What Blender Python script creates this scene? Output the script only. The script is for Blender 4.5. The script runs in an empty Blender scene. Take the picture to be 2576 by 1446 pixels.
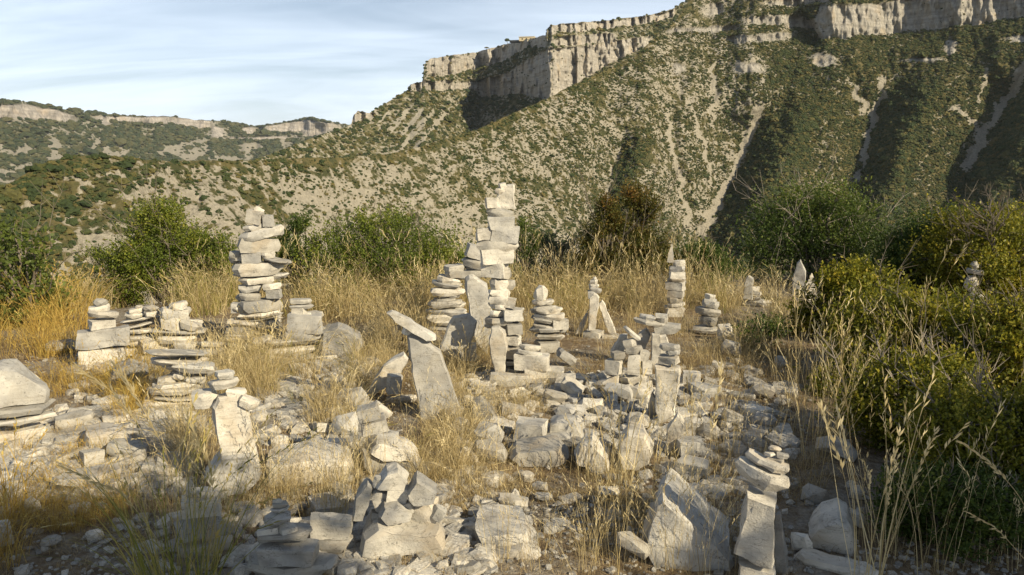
import bpy, bmesh, math, random
import numpy as np
from mathutils import Vector, Matrix, noise as mnoise

sc = bpy.context.scene
COL = sc.collection
rad = math.radians
# ------------------------------------------------------------------ camera
F, CX, CY, EYE = 2000.0, 1288.0, 723.0, 1.6      # focal length and centre in units of a 2576-wide frame
PITCH = math.atan(323.0 / F)
cp, sp = math.cos(PITCH), math.sin(PITCH)
cam = bpy.data.objects.new('camera', bpy.data.cameras.new('camera'))
COL.objects.link(cam)
cam.location = (0, 0, EYE)
cam.rotation_euler = (math.pi / 2 - PITCH, 0, 0)
cam.data.sensor_width = 36.0
cam.data.lens = 36.0 * F / 2576.0
cam.data.clip_start = 0.05
cam.data.clip_end = 40000.0
sc.camera = cam
# ------------------------------------------------------------------ sky, sun, exposure
SUN_EL, SUN_X, SUN_Y = rad(28), 0.76, -0.65       # direction from the place to the sun
W = bpy.data.worlds.new('World'); sc.world = W; W.use_nodes = True
nt = W.node_tree; nt.nodes.clear()
def N(tree, t, **kw):
    n = tree.nodes.new(t)
    for k, v in kw.items(): setattr(n, k, v)
    return n
sky = N(nt, 'ShaderNodeTexSky', sky_type='NISHITA', sun_disc=False, sun_elevation=SUN_EL,
        sun_rotation=math.atan2(SUN_X, SUN_Y), altitude=600.0, air_density=1.0, dust_density=0.6, ozone_density=2.0)
bg = N(nt, 'ShaderNodeBackground'); bg.inputs['Strength'].default_value = 0.058
out = N(nt, 'ShaderNodeOutputWorld')
tc = N(nt, 'ShaderNodeTexCoord')
sep = N(nt, 'ShaderNodeSeparateXYZ'); nt.links.new(tc.outputs['Generated'], sep.inputs[0])
mz = N(nt, 'ShaderNodeMath', operation='MAXIMUM'); nt.links.new(sep.outputs['Z'], mz.inputs[0]); mz.inputs[1].default_value = 0.0
az_ = N(nt, 'ShaderNodeMath', operation='ADD'); nt.links.new(mz.outputs[0], az_.inputs[0]); az_.inputs[1].default_value = 0.22
dx = N(nt, 'ShaderNodeMath', operation='DIVIDE'); nt.links.new(sep.outputs['X'], dx.inputs[0]); nt.links.new(az_.outputs[0], dx.inputs[1])
dy = N(nt, 'ShaderNodeMath', operation='DIVIDE'); nt.links.new(sep.outputs['Y'], dy.inputs[0]); nt.links.new(az_.outputs[0], dy.inputs[1])
cmb = N(nt, 'ShaderNodeCombineXYZ'); nt.links.new(dx.outputs[0], cmb.inputs[0]); nt.links.new(dy.outputs[0], cmb.inputs[1])
def cloud(scale, rot, sx, sy, det, rough, dist, lo, hi):
    mp = N(nt, 'ShaderNodeMapping'); mp.inputs['Rotation'].default_value = (0, 0, rad(rot)); mp.inputs['Scale'].default_value = (sx, sy, 1)
    nt.links.new(cmb.outputs[0], mp.inputs['Vector'])
    ns = N(nt, 'ShaderNodeTexNoise'); ns.inputs['Scale'].default_value = scale; ns.inputs['Detail'].default_value = det
    ns.inputs['Roughness'].default_value = rough; ns.inputs['Distortion'].default_value = dist
    nt.links.new(mp.outputs[0], ns.inputs['Vector'])
    mr = N(nt, 'ShaderNodeMapRange', interpolation_type='SMOOTHSTEP'); nt.links.new(ns.outputs['Fac'], mr.inputs['Value'])
    mr.inputs['From Min'].default_value = lo; mr.inputs['From Max'].default_value = hi
    return mr.outputs[0]
c1 = cloud(0.9, -14, 0.55, 1.5, 5, 0.5, 0.9, 0.26, 0.60)
c2 = cloud(1.7, 10, 0.5, 1.9, 7, 0.55, 1.2, 0.36, 0.70)
mx = N(nt, 'ShaderNodeMath', operation='MULTIPLY'); nt.links.new(c1, mx.inputs[0]); mx.inputs[1].default_value = 0.80
ad = N(nt, 'ShaderNodeMath', operation='MULTIPLY_ADD'); nt.links.new(c2, ad.inputs[0]); ad.inputs[1].default_value = 0.30; nt.links.new(mx.outputs[0], ad.inputs[2])
ad.use_clamp = True
elv = N(nt, 'ShaderNodeMapRange', interpolation_type='SMOOTHSTEP'); nt.links.new(sep.outputs['Z'], elv.inputs['Value'])
for k_, v_ in (('From Min', 0.02), ('From Max', 0.38), ('To Min', 1.0), ('To Max', 0.14)): elv.inputs[k_].default_value = v_
bs = N(nt, 'ShaderNodeMath', operation='MULTIPLY_ADD'); nt.links.new(ad.outputs[0], bs.inputs[0]); bs.inputs[1].default_value = 0.62; bs.inputs[2].default_value = 0.17
cf = N(nt, 'ShaderNodeMath', operation='MULTIPLY'); nt.links.new(bs.outputs[0], cf.inputs[0]); nt.links.new(elv.outputs[0], cf.inputs[1])
cm = N(nt, 'ShaderNodeMix', data_type='RGBA')
nt.links.new(cf.outputs[0], cm.inputs['Factor']); nt.links.new(sky.outputs[0], cm.inputs['A'])
cm.inputs['B'].default_value = (15.8, 17.5, 19.8, 1)
nt.links.new(cm.outputs['Result'], bg.inputs['Color']); nt.links.new(bg.outputs[0], out.inputs['Surface'])
sun = bpy.data.objects.new('sun', bpy.data.lights.new('sun', 'SUN')); COL.objects.link(sun)
sun.data.energy = 5.0; sun.data.angle = rad(0.5); sun.data.color = (1.0, 0.86, 0.62)
_h = math.hypot(SUN_X, SUN_Y)
sdir = Vector((SUN_X / _h * math.cos(SUN_EL), SUN_Y / _h * math.cos(SUN_EL), math.sin(SUN_EL)))
sun.rotation_euler = sdir.to_track_quat('Z', 'Y').to_euler()
sun.location = (20, -15, 20)
sc.view_settings.view_transform = 'Standard'; sc.view_settings.look = 'None'
sc.view_settings.exposure = 0.5; sc.view_settings.gamma = 1.0; sc.view_settings.use_curve_mapping = False
sc.cycles.use_denoising = True
sc.cycles.max_bounces = 5; sc.cycles.diffuse_bounces = 3; sc.cycles.transparent_max_bounces = 6
sc.cycles.volume_bounces = 0
# ------------------------------------------------------------------ helpers
rng = np.random.RandomState(7)
def ray(px, py):
    x = (np.asarray(px, float) - CX) / F; y = -(np.asarray(py, float) - CY) / F
    return x, cp + y * sp, -sp + y * cp
def at_Y(px, py, Y):                 # the point of the world at forward distance Y seen in that direction
    a, b, c = ray(px, py); t = Y / b
    return a * t, Y + 0 * a, EYE + c * t
def gnd(px, py):                     # where that direction meets the knoll's ground
    a, b, c = ray(px, py); t = -EYE / c
    return a * t, b * t
def unray(X, Y, Z):
    Zr = Z - EYE
    f = Y * cp - Zr * sp; u = Y * sp + Zr * cp
    return CX + F * X / f, CY - F * u / f
def _hash(ix, iy, seed):
    h = (ix * 374761393 + iy * 668265263 + seed * 974634777) & 0xffffffff
    h = ((h ^ (h >> 13)) * 1274126177) & 0xffffffff
    return ((h ^ (h >> 16)) & 0xffff) / 65535.0
def vn(x, y, seed=0):
    x = np.asarray(x, float); y = np.asarray(y, float)
    ix = np.floor(x).astype(np.int64); iy = np.floor(y).astype(np.int64)
    fx = x - ix; fy = y - iy
    fx = fx * fx * (3 - 2 * fx); fy = fy * fy * (3 - 2 * fy)
    a = _hash(ix, iy, seed); b = _hash(ix + 1, iy, seed); c = _hash(ix, iy + 1, seed); d = _hash(ix + 1, iy + 1, seed)
    return (a + (b - a) * fx) * (1 - fy) + (c + (d - c) * fx) * fy
def fbm(x, y, seed=0, o=4, g=0.5):
    s = 0; a = 1; t = 0
    for k in range(o):
        s = s + a * vn(x * 2 ** k + 17.3 * k, y * 2 ** k - 9.1 * k, seed + k); t += a; a *= g
    return s / t * 2 - 1
def sstep(x, a, b):
    t = np.clip((x - a) / (b - a), 0, 1); return t * t * (3 - 2 * t)
def tag(o, label=None, cat=None, group=None, kind=None):
    if label: o['label'] = label
    if cat: o['category'] = cat
    if group: o['group'] = group
    if kind: o['kind'] = kind
    return o
def mesh_np(name, verts, faces, mat=None, smooth=False, attrs=None, fattrs=None):
    me = bpy.data.meshes.new(name)
    verts = np.asarray(verts, np.float32); faces = np.asarray(faces, np.int32)
    k = faces.shape[1]
    me.vertices.add(len(verts)); me.vertices.foreach_set('co', verts.ravel())
    me.loops.add(faces.size); me.loops.foreach_set('vertex_index', faces.ravel())
    me.polygons.add(len(faces)); me.polygons.foreach_set('loop_start', np.arange(0, faces.size, k, dtype=np.int32))
    me.update(calc_edges=True)
    me.polygons.foreach_set('use_smooth', np.full(len(faces), smooth))
    for n, v in (attrs or {}).items():
        a = me.attributes.new(n, 'FLOAT', 'POINT'); a.data.foreach_set('value', np.asarray(v, np.float32).ravel())
    for n, v in (fattrs or {}).items():
        a = me.attributes.new(n, 'FLOAT', 'FACE'); a.data.foreach_set('value', np.asarray(v, np.float32).ravel())
    if mat: me.materials.append(mat)
    me.validate()
    return me
def link(name, me, parent=None, loc=None, rot=None):
    o = bpy.data.objects.new(name, me); COL.objects.link(o)
    if loc is not None: o.location = loc
    if rot is not None: o.rotation_euler = rot
    if parent is not None: o.parent = parent
    return o
def grid_faces(nr, nc, wrap=False):
    i = np.arange(nr - 1)[:, None]; j = np.arange(nc if wrap else nc - 1)[None, :]
    j2 = (j + 1) % nc
    return np.stack([i * nc + j, i * nc + j2, (i + 1) * nc + j2, (i + 1) * nc + j], -1).reshape(-1, 4)
# ------------------------------------------------------------------ materials
class MT:
    def __init__(s, name, rough=0.9):
        s.m = bpy.data.materials.new(name); s.m.use_nodes = True; s.t = s.m.node_tree
        s.b = s.t.nodes['Principled BSDF']; s.b.inputs['Roughness'].default_value = rough
        s.b.inputs['Specular IOR Level'].default_value = 0.25
    def n(s, t, **kw): return N(s.t, t, **kw)
    def l(s, a, b): s.t.links.new(a, b)
    def coord(s, which='Object'):
        return s.n('ShaderNodeTexCoord').outputs[which]
    def pos(s): return s.n('ShaderNodeNewGeometry').outputs['Position']
    def map(s, v, scale=(1, 1, 1), rot=(0, 0, 0)):
        m = s.n('ShaderNodeMapping'); m.inputs['Scale'].default_value = scale; m.inputs['Rotation'].default_value = rot
        s.l(v, m.inputs['Vector']); return m.outputs[0]
    def noise(s, v, scale, det=4, rough=0.55, dist=0.0):
        m = s.n('ShaderNodeTexNoise'); m.inputs['Scale'].default_value = scale; m.inputs['Detail'].default_value = det
        m.inputs['Roughness'].default_value = rough; m.inputs['Distortion'].default_value = dist
        s.l(v, m.inputs['Vector']); return m.outputs['Fac']
    def attr(s, name, typ='GEOMETRY'):
        m = s.n('ShaderNodeAttribute', attribute_name=name, attribute_type=typ); return m.outputs['Fac']
    def ramp(s, f, stops):
        m = s.n('ShaderNodeValToRGB'); s.l(f, m.inputs[0]); e = m.color_ramp.elements
        while len(e) < len(stops): e.new(0.5)
        for k, (p, c) in enumerate(stops): e[k].position = p; e[k].color = (c, c, c, 1) if not hasattr(c, '__len__') else (*c, 1)
        return m.outputs[0]
    def mix(s, f, a, b, blend='MIX'):
        m = s.n('ShaderNodeMix', data_type='RGBA', blend_type=blend)
        for sock, v in (('Factor', f), ('A', a), ('B', b)):
            if isinstance(v, (int, float)): m.inputs[sock].default_value = v
            elif isinstance(v, tuple): m.inputs[sock].default_value = (*v, 1)
            else: s.l(v, m.inputs[sock])
        return m.outputs['Result']
    def math(s, op, a, b):
        m = s.n('ShaderNodeMath', operation=op)
        for k, v in enumerate((a, b)):
            if isinstance(v, (int, float)): m.inputs[k].default_value = v
            else: s.l(v, m.inputs[k])
        return m.outputs[0]
    def bump(s, h, strength, dist, prev=None):
        m = s.n('ShaderNodeBump'); m.inputs['Strength'].default_value = strength; m.inputs['Distance'].default_value = dist
        s.l(h, m.inputs['Height'])
        if prev is not None: s.l(prev, m.inputs['Normal'])
        return m.outputs[0]
    def done(s, col, nrm=None):
        if isinstance(col, tuple): s.b.inputs['Base Color'].default_value = (*col, 1)
        else: s.l(col, s.b.inputs['Base Color'])
        if nrm is not None: s.l(nrm, s.b.inputs['Normal'])
        return s.m

def mat_stone(name, warm, dark=0.0):
    t = MT(name, 0.88)
    oc = t.coord('Object'); oi = t.n('ShaderNodeObjectInfo').outputs['Random']
    off = t.n('ShaderNodeVectorMath', operation='SCALE'); cmbx = t.n('ShaderNodeCombineXYZ')
    t.l(oi, cmbx.inputs[0]); t.l(oi, cmbx.inputs[1]); t.l(oi, cmbx.inputs[2]); t.l(cmbx.outputs[0], off.inputs[0]); off.inputs['Scale'].default_value = 37.0
    v = t.n('ShaderNodeVectorMath', operation='ADD'); t.l(oc, v.inputs[0]); t.l(off.outputs[0], v.inputs[1]); v = v.outputs[0]
    big = t.noise(v, 5.0, 5, 0.6, 0.4); mid = t.noise(v, 22, 6, 0.65); fine = t.noise(v, 130, 4, 0.6)
    if warm:
        base = t.ramp(big, [(0.28, (0.34, 0.32, 0.28)), (0.48, (0.52, 0.49, 0.42)), (0.68, (0.66, 0.62, 0.53))])
    else:
        base = t.ramp(big, [(0.28, (0.27, 0.265, 0.25)), (0.5, (0.42, 0.405, 0.365)), (0.70, (0.56, 0.53, 0.45))])
    tone = t.ramp(oi, [(0.0, 0.62), (0.4, 0.9), (1.0, 1.14)])
    base = t.mix(1.0, base, tone, 'MULTIPLY')
    base = t.mix(t.math('MULTIPLY', t.ramp(mid, [(0.52, 0.0), (0.72, 1.0)]), 0.5), base, (0.20, 0.19, 0.165))
    och = t.noise(v, 3.2, 4, 0.6, 0.8)
    base = t.mix(t.math('MULTIPLY', t.ramp(och, [(0.52, 0.0), (0.66, 1.0)]), 0.4), base, (0.40, 0.31, 0.19) if warm else (0.30, 0.26, 0.19))
    lich = t.noise(v, 60, 3, 0.5, 1.0)
    base = t.mix(t.math('MULTIPLY', t.ramp(lich, [(0.64, 0.0), (0.70, 1.0)]), 0.55), base, (0.07, 0.07, 0.06))
    strata = t.noise(t.map(v, (4, 4, 70)), 1.0, 3, 0.6)
    ck = t.noise(t.map(v, (2.6, 2.6, 7.0)), 1.6, 5, 0.62, 0.6)
    line = t.ramp(t.math('ABSOLUTE', t.math('SUBTRACT', ck, 0.5), 0.0), [(0.0, 1.0), (0.008, 0.0)])
    rg = t.n('ShaderNodeTexNoise', noise_type='RIDGED_MULTIFRACTAL'); rg.inputs['Scale'].default_value = 6.0; rg.inputs['Detail'].default_value = 5; t.l(v, rg.inputs['Vector'])
    base = t.mix(t.math('MULTIPLY', line, 0.6), base, (0.10, 0.09, 0.07))
    base = t.mix(t.math('MULTIPLY', t.ramp(strata, [(0.56, 0.0), (0.66, 1.0)]), 0.28), base, (0.22, 0.19, 0.15))
    h = t.mix(0.45, mid, fine)
    nb = t.bump(strata, 0.25, 0.004)
    nb = t.bump(h, 0.5, 0.012, nb)
    nb = t.bump(rg.outputs['Fac'], 0.35, 0.02, nb)
    nb = t.bump(line, -0.7, 0.006, nb)
    return t.done(base, nb)
M_WARM = mat_stone('limestone_cream', True); M_GREY = mat_stone('limestone_grey', False)

def mat_hill(name, scree, grass, rock, green, haze_mix=0.0, fs=1.0):
    t = MT(name, 0.95)
    p = t.pos()
    cliff = t.attr('cliff'); veg = t.attr('veg'); dry = t.attr('dry')
    n1 = t.noise(p, 0.22 * fs, 8, 0.65, 0.4); n2 = t.noise(p, 0.9 * fs, 5, 0.6); n3 = t.noise(p, 0.05 * fs, 4, 0.5)
    sc_ = t.mix(t.ramp(n2, [(0.35, 0.0), (0.62, 1.0)]), tuple(c * 0.72 for c in scree), scree)
    gr = t.mix(n1, tuple(c * 0.7 for c in grass), tuple(min(1, c * 1.3) for c in grass))
    g2 = t.mix(t.ramp(n1, [(0.45, 0.0), (0.6, 1.0)]), gr, green)
    fac = t.math('ADD', t.math('MULTIPLY', t.math('SUBTRACT', n1, 0.5), 3.2), t.math('ADD', t.math('MULTIPLY', dry, 1.2), t.math('MULTIPLY', t.math('SUBTRACT', n3, 0.5), 1.2)))
    col = t.mix(t.ramp(fac, [(0.40, 0.0), (0.62, 1.0)]), sc_, g2)
    streak = t.noise(t.map(p, (0.35 * fs, 0.35 * fs, 0.035 * fs)), 1.0, 7, 0.65)
    bed = t.noise(t.map(p, (0.02 * fs, 0.02 * fs, 0.5 * fs)), 1.0, 5, 0.6)
    rk = t.mix(t.ramp(streak, [(0.36, 0.0), (0.6, 1.0)]), tuple(c * 0.55 for c in rock), rock)
    rk = t.mix(t.math('MULTIPLY', t.ramp(bed, [(0.47, 0.0), (0.58, 1.0)]), 0.5), rk, tuple(c * 0.45 for c in rock))
    rust = t.noise(p, 0.07 * fs, 3, 0.5)
    rk = t.mix(t.math('MULTIPLY', t.ramp(rust, [(0.56, 0.0), (0.7, 1.0)]), 0.4), rk, (rock[0] * 1.05, rock[1] * 0.88, rock[2] * 0.66))
    col = t.mix(cliff, col, rk)
    h = t.mix(0.5, n1, n2)
    nb = t.bump(h, 0.8, 1.6 / fs)
    hb = t.math('MULTIPLY', streak, cliff)
    nb = t.bump(hb, 0.9, 4.0 / fs, nb)
    return t.done(col, nb)
M_HILL = mat_hill('hillside_near', (0.30, 0.272, 0.212), (0.115, 0.095, 0.038), (0.46, 0.43, 0.37), (0.048, 0.052, 0.02))
M_HILL2 = mat_hill('hillside_mid', (0.31, 0.285, 0.225), (0.12, 0.10, 0.042), (0.50, 0.46, 0.39), (0.07, 0.075, 0.03))
M_HILL3 = mat_hill('hillside_far', (0.27, 0.25, 0.20), (0.105, 0.10, 0.05), (0.47, 0.43, 0.38), (0.045, 0.06, 0.032), fs=0.35)

def mat_leaf(name, stops, trans=0.35, info=False, rough=0.5):
    t = MT(name, rough)
    r = t.n('ShaderNodeObjectInfo').outputs['Random'] if info else t.attr('rnd')
    c = t.ramp(r, stops)
    t.l(c, t.b.inputs['Base Color'])
    if trans:
        tr = t.n('ShaderNodeBsdfTranslucent'); t.l(c, tr.inputs['Color'])
        ms = t.n('ShaderNodeMixShader'); ms.inputs[0].default_value = trans
        t.l(t.b.outputs[0], ms.inputs[1]); t.l(tr.outputs[0], ms.inputs[2])
        t.l(ms.outputs[0], t.t.nodes['Material Output'].inputs['Surface'])
    return t.m
M_SHRUB = mat_leaf('hill_shrub_green', [(0.0, (0.026, 0.040, 0.014)), (0.4, (0.040, 0.054, 0.018)), (0.75, (0.066, 0.068, 0.022)), (1.0, (0.12, 0.10, 0.034))], 0.0, True, 0.9)
M_SHRUB_FAR = mat_leaf('far_wood_green', [(0.0, (0.032, 0.044, 0.022)), (0.5, (0.048, 0.058, 0.027)), (1.0, (0.085, 0.082, 0.038))], 0.0, True, 0.9)
M_BOX = mat_leaf('boxwood_leaf', [(0.0, (0.06, 0.09, 0.014)), (0.5, (0.13, 0.17, 0.024)), (0.85, (0.24, 0.25, 0.035)), (1.0, (0.34, 0.26, 0.05))])
M_DARKLEAF = mat_leaf('dark_green_leaf', [(0.0, (0.035, 0.06, 0.014)), (0.6, (0.08, 0.12, 0.022)), (1.0, (0.19, 0.21, 0.035))])
M_RUST = mat_leaf('rusty_leaf', [(0.0, (0.035, 0.05, 0.012)), (0.45, (0.09, 0.095, 0.02)), (0.75, (0.15, 0.11, 0.025)), (1.0, (0.27, 0.14, 0.03))])
M_GOLD = mat_leaf('golden_leaf', [(0.0, (0.05, 0.07, 0.010)), (0.4, (0.15, 0.16, 0.016)), (0.75, (0.30, 0.27, 0.026)), (1.0, (0.42, 0.28, 0.03))])
M_BROAD = mat_leaf('broad_green_leaf', [(0.0, (0.06, 0.085, 0.018)), (0.6, (0.12, 0.155, 0.03)), (1.0, (0.22, 0.24, 0.05))])
M_GREYLEAF = mat_leaf('grey_green_leaf', [(0.0, (0.05, 0.075, 0.04)), (1.0, (0.12, 0.15, 0.075))])
M_STRAW = mat_leaf('straw', [(0.0, (0.33, 0.25, 0.11)), (0.5, (0.54, 0.43, 0.21)), (1.0, (0.78, 0.66, 0.38))], 0.3)
M_GOLDGRASS = mat_leaf('golden_straw', [(0.0, (0.36, 0.22, 0.05)), (0.5, (0.50, 0.34, 0.08)), (1.0, (0.60, 0.46, 0.13))], 0.3)
M_LITTER = mat_leaf('dead_grass', [(0.0, (0.17, 0.115, 0.05)), (0.5, (0.34, 0.25, 0.115)), (1.0, (0.52, 0.41, 0.21))], 0.2)
M_GREENGRASS = mat_leaf('green_grass', [(0.0, (0.14, 0.16, 0.03)), (0.5, (0.26, 0.25, 0.05)), (1.0, (0.48, 0.38, 0.12))], 0.3)
def mat_bark(name, c):
    t = MT(name, 0.9); n = t.noise(t.coord('Object'), 40, 4)
    return t.done(t.mix(n, tuple(k * 0.6 for k in c), c), t.bump(n, 0.5, 0.004))
M_BARK = mat_bark('grey_bark', (0.20, 0.17, 0.13)); M_TWIG = mat_bark('pale_twig', (0.36, 0.31, 0.25))
def mat_ground():
    t = MT('rubble_soil', 0.95); p = t.pos()
    n1 = t.noise(p, 1.3, 6, 0.6, 0.3); n2 = t.noise(p, 14, 6, 0.7); n3 = t.noise(p, 70, 4, 0.6)
    vo = t.n('ShaderNodeTexVoronoi'); vo.inputs['Scale'].default_value = 26; vo.feature = 'F1'; t.l(t.map(p, (1, 1, 1)), vo.inputs['Vector'])
    soil = t.ramp(n2, [(0.3, (0.10, 0.072, 0.045)), (0.5, (0.20, 0.145, 0.085)), (0.7, (0.34, 0.26, 0.15))])
    grav = t.ramp(n3, [(0.3, (0.17, 0.15, 0.12)), (0.7, (0.36, 0.32, 0.25))])
    f = t.ramp(t.math('ADD', t.math('MULTIPLY', n1, 0.7), t.math('MULTIPLY', n2, 0.5)), [(0.57, 0.0), (0.68, 1.0)])
    near = t.mix(f, soil, grav)
    far = t.mix(t.noise(p, 0.05, 6, 0.6), (0.09, 0.09, 0.04), (0.30, 0.26, 0.17))
    col = t.mix(t.attr('far'), near, far)
    nb = t.bump(t.mix(0.5, n2, n3), 0.9, 0.03)
    return t.done(col, nb)
M_GROUND = mat_ground()
# ------------------------------------------------------------------ ground: one sheet, knoll top then valley to the horizon
def edge_r(x, y):
    a = np.arctan2(x, y)
    return 10.3 + 0.9 * np.sin(a * 3.1 + 0.6) + 0.6 * np.sin(a * 7.3 + 2.0) + 1.5 * sstep(a, 0.2, 0.55)
def zg(x, y):
    x = np.asarray(x, float); y = np.asarray(y, float)
    r = np.hypot(x, y); e = edge_r(x, y)
    back = np.where(y < -2, 1.0, 0.0)
    z = 0.022 * fbm(x * 1.3, y * 1.3, 3, 3) + 0.012 * fbm(x * 6, y * 6, 8, 3) * (r < 60)
    d = np.maximum(r - e, 0)
    drop = np.where(d < 3, d * d * 0.085, 0.765 + (d - 3) * 0.52)
    drop = np.minimum(drop, 128 + 0 * d)
    z = z - drop
    z = z + sstep(r, 20, 200) * 3.0 * fbm(x * 0.02, y * 0.02, 12, 4)
    return z
rr = np.concatenate([[0.05], np.geomspace(0.6, 14, 190), np.geomspace(14.6, 400, 60), np.geomspace(450, 7000, 16)])
nc = 900
aa = np.linspace(0, 2 * math.pi, nc, endpoint=False)
RR, AA = np.meshgrid(rr, aa, indexing='ij')
GX, GY = RR * np.sin(AA), RR * np.cos(AA)
GZ = zg(GX, GY)
me = mesh_np('ground', np.stack([GX, GY, GZ], -1).reshape(-1, 3), grid_faces(len(rr), nc, True)[:, ::-1], M_GROUND, True, {'far': sstep(RR, 11, 25)})
ground = tag(link('ground', me), kind='structure')

# ------------------------------------------------------------------ mountains
def poly(pts, x):
    p = np.array(pts, float); return np.interp(x, p[:, 0], p[:, 1])
def polyx(pts, y):                   # x as a function of y
    p = np.array(pts, float); return np.interp(y, p[:, 1], p[:, 0])
def stripe(px, py, pts, w):
    ys = [p[1] for p in pts]; x = polyx(pts, py)
    x = x + 9 * (vn(py / 20.0, py * 0 + pts[0][0], 5) - 0.5) * 2 + 4 * (vn(py / 6.0, py * 0 + pts[0][0], 15) - 0.5)
    ww = w * (0.25 + 1.1 * vn(px / 9.0, py / 13.0, 19)) * (0.55 + 0.9 * vn(py / 30.0, py * 0 + 3.3 + pts[0][0], 9))
    return (1 - sstep(np.abs(px - x), ww * 0.6, ww)) * sstep(py, min(ys) - 8, min(ys) + 12) * (1 - sstep(py, max(ys) - 12, max(ys) + 15))
def band(px, py, xs, top, bot, soft=3.0, jag=7.0, seed=0, ends=None):
    t = np.interp(px, xs, top) + jag * fbm(px / 26.0, px * 0 + seed, seed, 3)
    b = np.interp(px, xs, bot) + jag * 1.1 * fbm(px / 30.0, px * 0 + seed + 5, seed + 3, 3)
    ee = ends if ends else min(45, (xs[-1] - xs[0]) * .35)
    inx = sstep(px, xs[0] - 4, xs[0] + ee) * (1 - sstep(px, xs[-1] - ee, xs[-1] + 4))
    return sstep(py, t - soft, t + soft) * (1 - sstep(py, b - soft, b + soft)) * inx * (b > t + 2)
def terrain(name, crest, x0, x1, stepx, e_bot, nrow, rhor, s0, field, relief, mat, back=0.05, hblur=0):
    xs = np.arange(x0, x1 + 1, stepx)
    cy_ = poly(crest, xs) + 0.0
    cy_ = cy_ + 2.2 * fbm(xs / 11.0, xs * 0, 31, 3)
    a, b, c = ray(xs, cy_)
    ta = a / b; ec = c / np.hypot(a, b)
    tt = np.linspace(0, 1, nrow)[:, None]
    E = e_bot + (ec[None, :] - e_bot) * tt
    TA = np.broadcast_to(ta[None, :], E.shape)
    q = np.sqrt(1 + TA * TA)
    PX, PY = unray(TA / q, 1 / q, E + EYE)
    s, attrs = field(PX, PY)
    s = np.maximum(s, E + 0.18)
    K = np.interp(xs, [p[0] for p in rhor], [p[1] for p in rhor]) * s0
    dE = np.diff(E, axis=0)
    inv = 1 / (s - E)
    lr = np.log(K / (s0 - e_bot))[None, :] + np.concatenate([np.zeros((1, len(xs))), np.cumsum(dE * 0.5 * (inv[1:] + inv[:-1]), axis=0)], 0)
    if hblur:
        kk = np.exp(-0.5 * (np.arange(-3 * hblur, 3 * hblur + 1) / hblur) ** 2); kk /= kk.sum()
        lp = np.pad(lr, ((0, 0), (3 * hblur, 3 * hblur)), mode='edge')
        lr = sum(kk[q_] * lp[:, q_:q_ + lr.shape[1]] for q_ in range(len(kk)))
    lr = lr + relief(PX, PY)
    R = np.exp(lr)
    X = R * TA / q; Y = R / q; Z = EYE + R * E
    nb = 8
    # the far side, falling away behind the crest
    dirx, diry = X[-1] / R[-1], Y[-1] / R[-1]
    bx, by, bz = [], [], []
    for k in range(1, nb + 1):
        dr = R[-1] * back * (k / nb) ** 1.5 * 3
        bx.append(X[-1] + dirx * dr); by.append(Y[-1] + diry * dr); bz.append(Z[-1] - 0.02 * dr - dr * 0.45 * (k / nb))
    X = np.concatenate([X, bx]); Y = np.concatenate([Y, by]); Z = np.concatenate([Z, bz])
    at = {}
    for k, v in attrs.items(): at[k] = np.concatenate([v, np.repeat(v[-1:], nb, 0)])
    me = mesh_np(name, np.stack([X, Y, Z], -1).reshape(-1, 3), grid_faces(X.shape[0], X.shape[1]), mat, False, at)
    me.polygons.foreach_set('use_smooth', np.ones(len(me.polygons), bool))
    o = tag(link(name, me), kind='structure')
    return o, (X[:-nb], Y[:-nb], Z[:-nb], PX, PY, attrs)

CREST_B = [(-500, 640), (-200, 560), (0, 476), (50, 445), (110, 412), (180, 392), (260, 388), (330, 399), (420, 405), (520, 402), (640, 404),
           (720, 399), (850, 396), (930, 392), (1000, 383), (1100, 357), (1200, 325), (1290, 285), (1385, 243), (1440, 215), (1530, 172), (1600, 138),
           (1650, 92), (1700, 50), (1725, 15), (1750, -20), (1820, -60), (2575, -130), (3100, -150)]
GUL = [([(1575, 300), (1560, 360), (1535, 420), (1520, 520), (1500, 640)], 0.030, 55, 130),
       ([(1690, 260), (1690, 340), (1712, 450), (1740, 570), (1760, 640)], 0.014, 30, 60),
       ([(1960, 235), (1905, 300), (1868, 400), (1822, 500), (1768, 620), (1740, 700)], 0.075, 105, 190),
       ([(2235, 190), (2212, 260), (2195, 330), (2165, 430), (2130, 560), (2100, 650)], 0.060, 90, 170),
       ([(2590, 150), (2540, 240), (2490, 330), (2440, 420), (2390, 560)], 0.065, 95, 190),
       ([(2010, 30), (2030, 60), (2050, 105)], 0.030, 22, 60)]
SCREE = [([(1790, 160), (1796, 240), (1788, 310)], 7), ([(1672, 290), (1688, 350), (1695, 400), (1712, 450), (1722, 520), (1738, 570)], 10),
         ([(1536, 420), (1522, 510)], 7), ([(1915, 262), (1890, 320), (1858, 400), (1812, 490), (1770, 590)], 17),
         ([(2228, 195), (2212, 250), (2192, 320), (2172, 400), (2158, 455)], 17), ([(2140, 205), (2178, 285)], 9),
         ([(2590, 150), (2545, 225), (2500, 300), (2458, 360), (2425, 425)], 24), ([(2400, 265), (2450, 310)], 14), ([(1850, 160), (1856, 240)], 6), ([(1760, 330), (1775, 400), (1790, 460)], 6),
         ([(2480, 170), (2465, 260)], 7), ([(1895, 140), (1915, 210)], 6), ([(1700, 200), (1735, 280), (1755, 350)], 7)]
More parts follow.
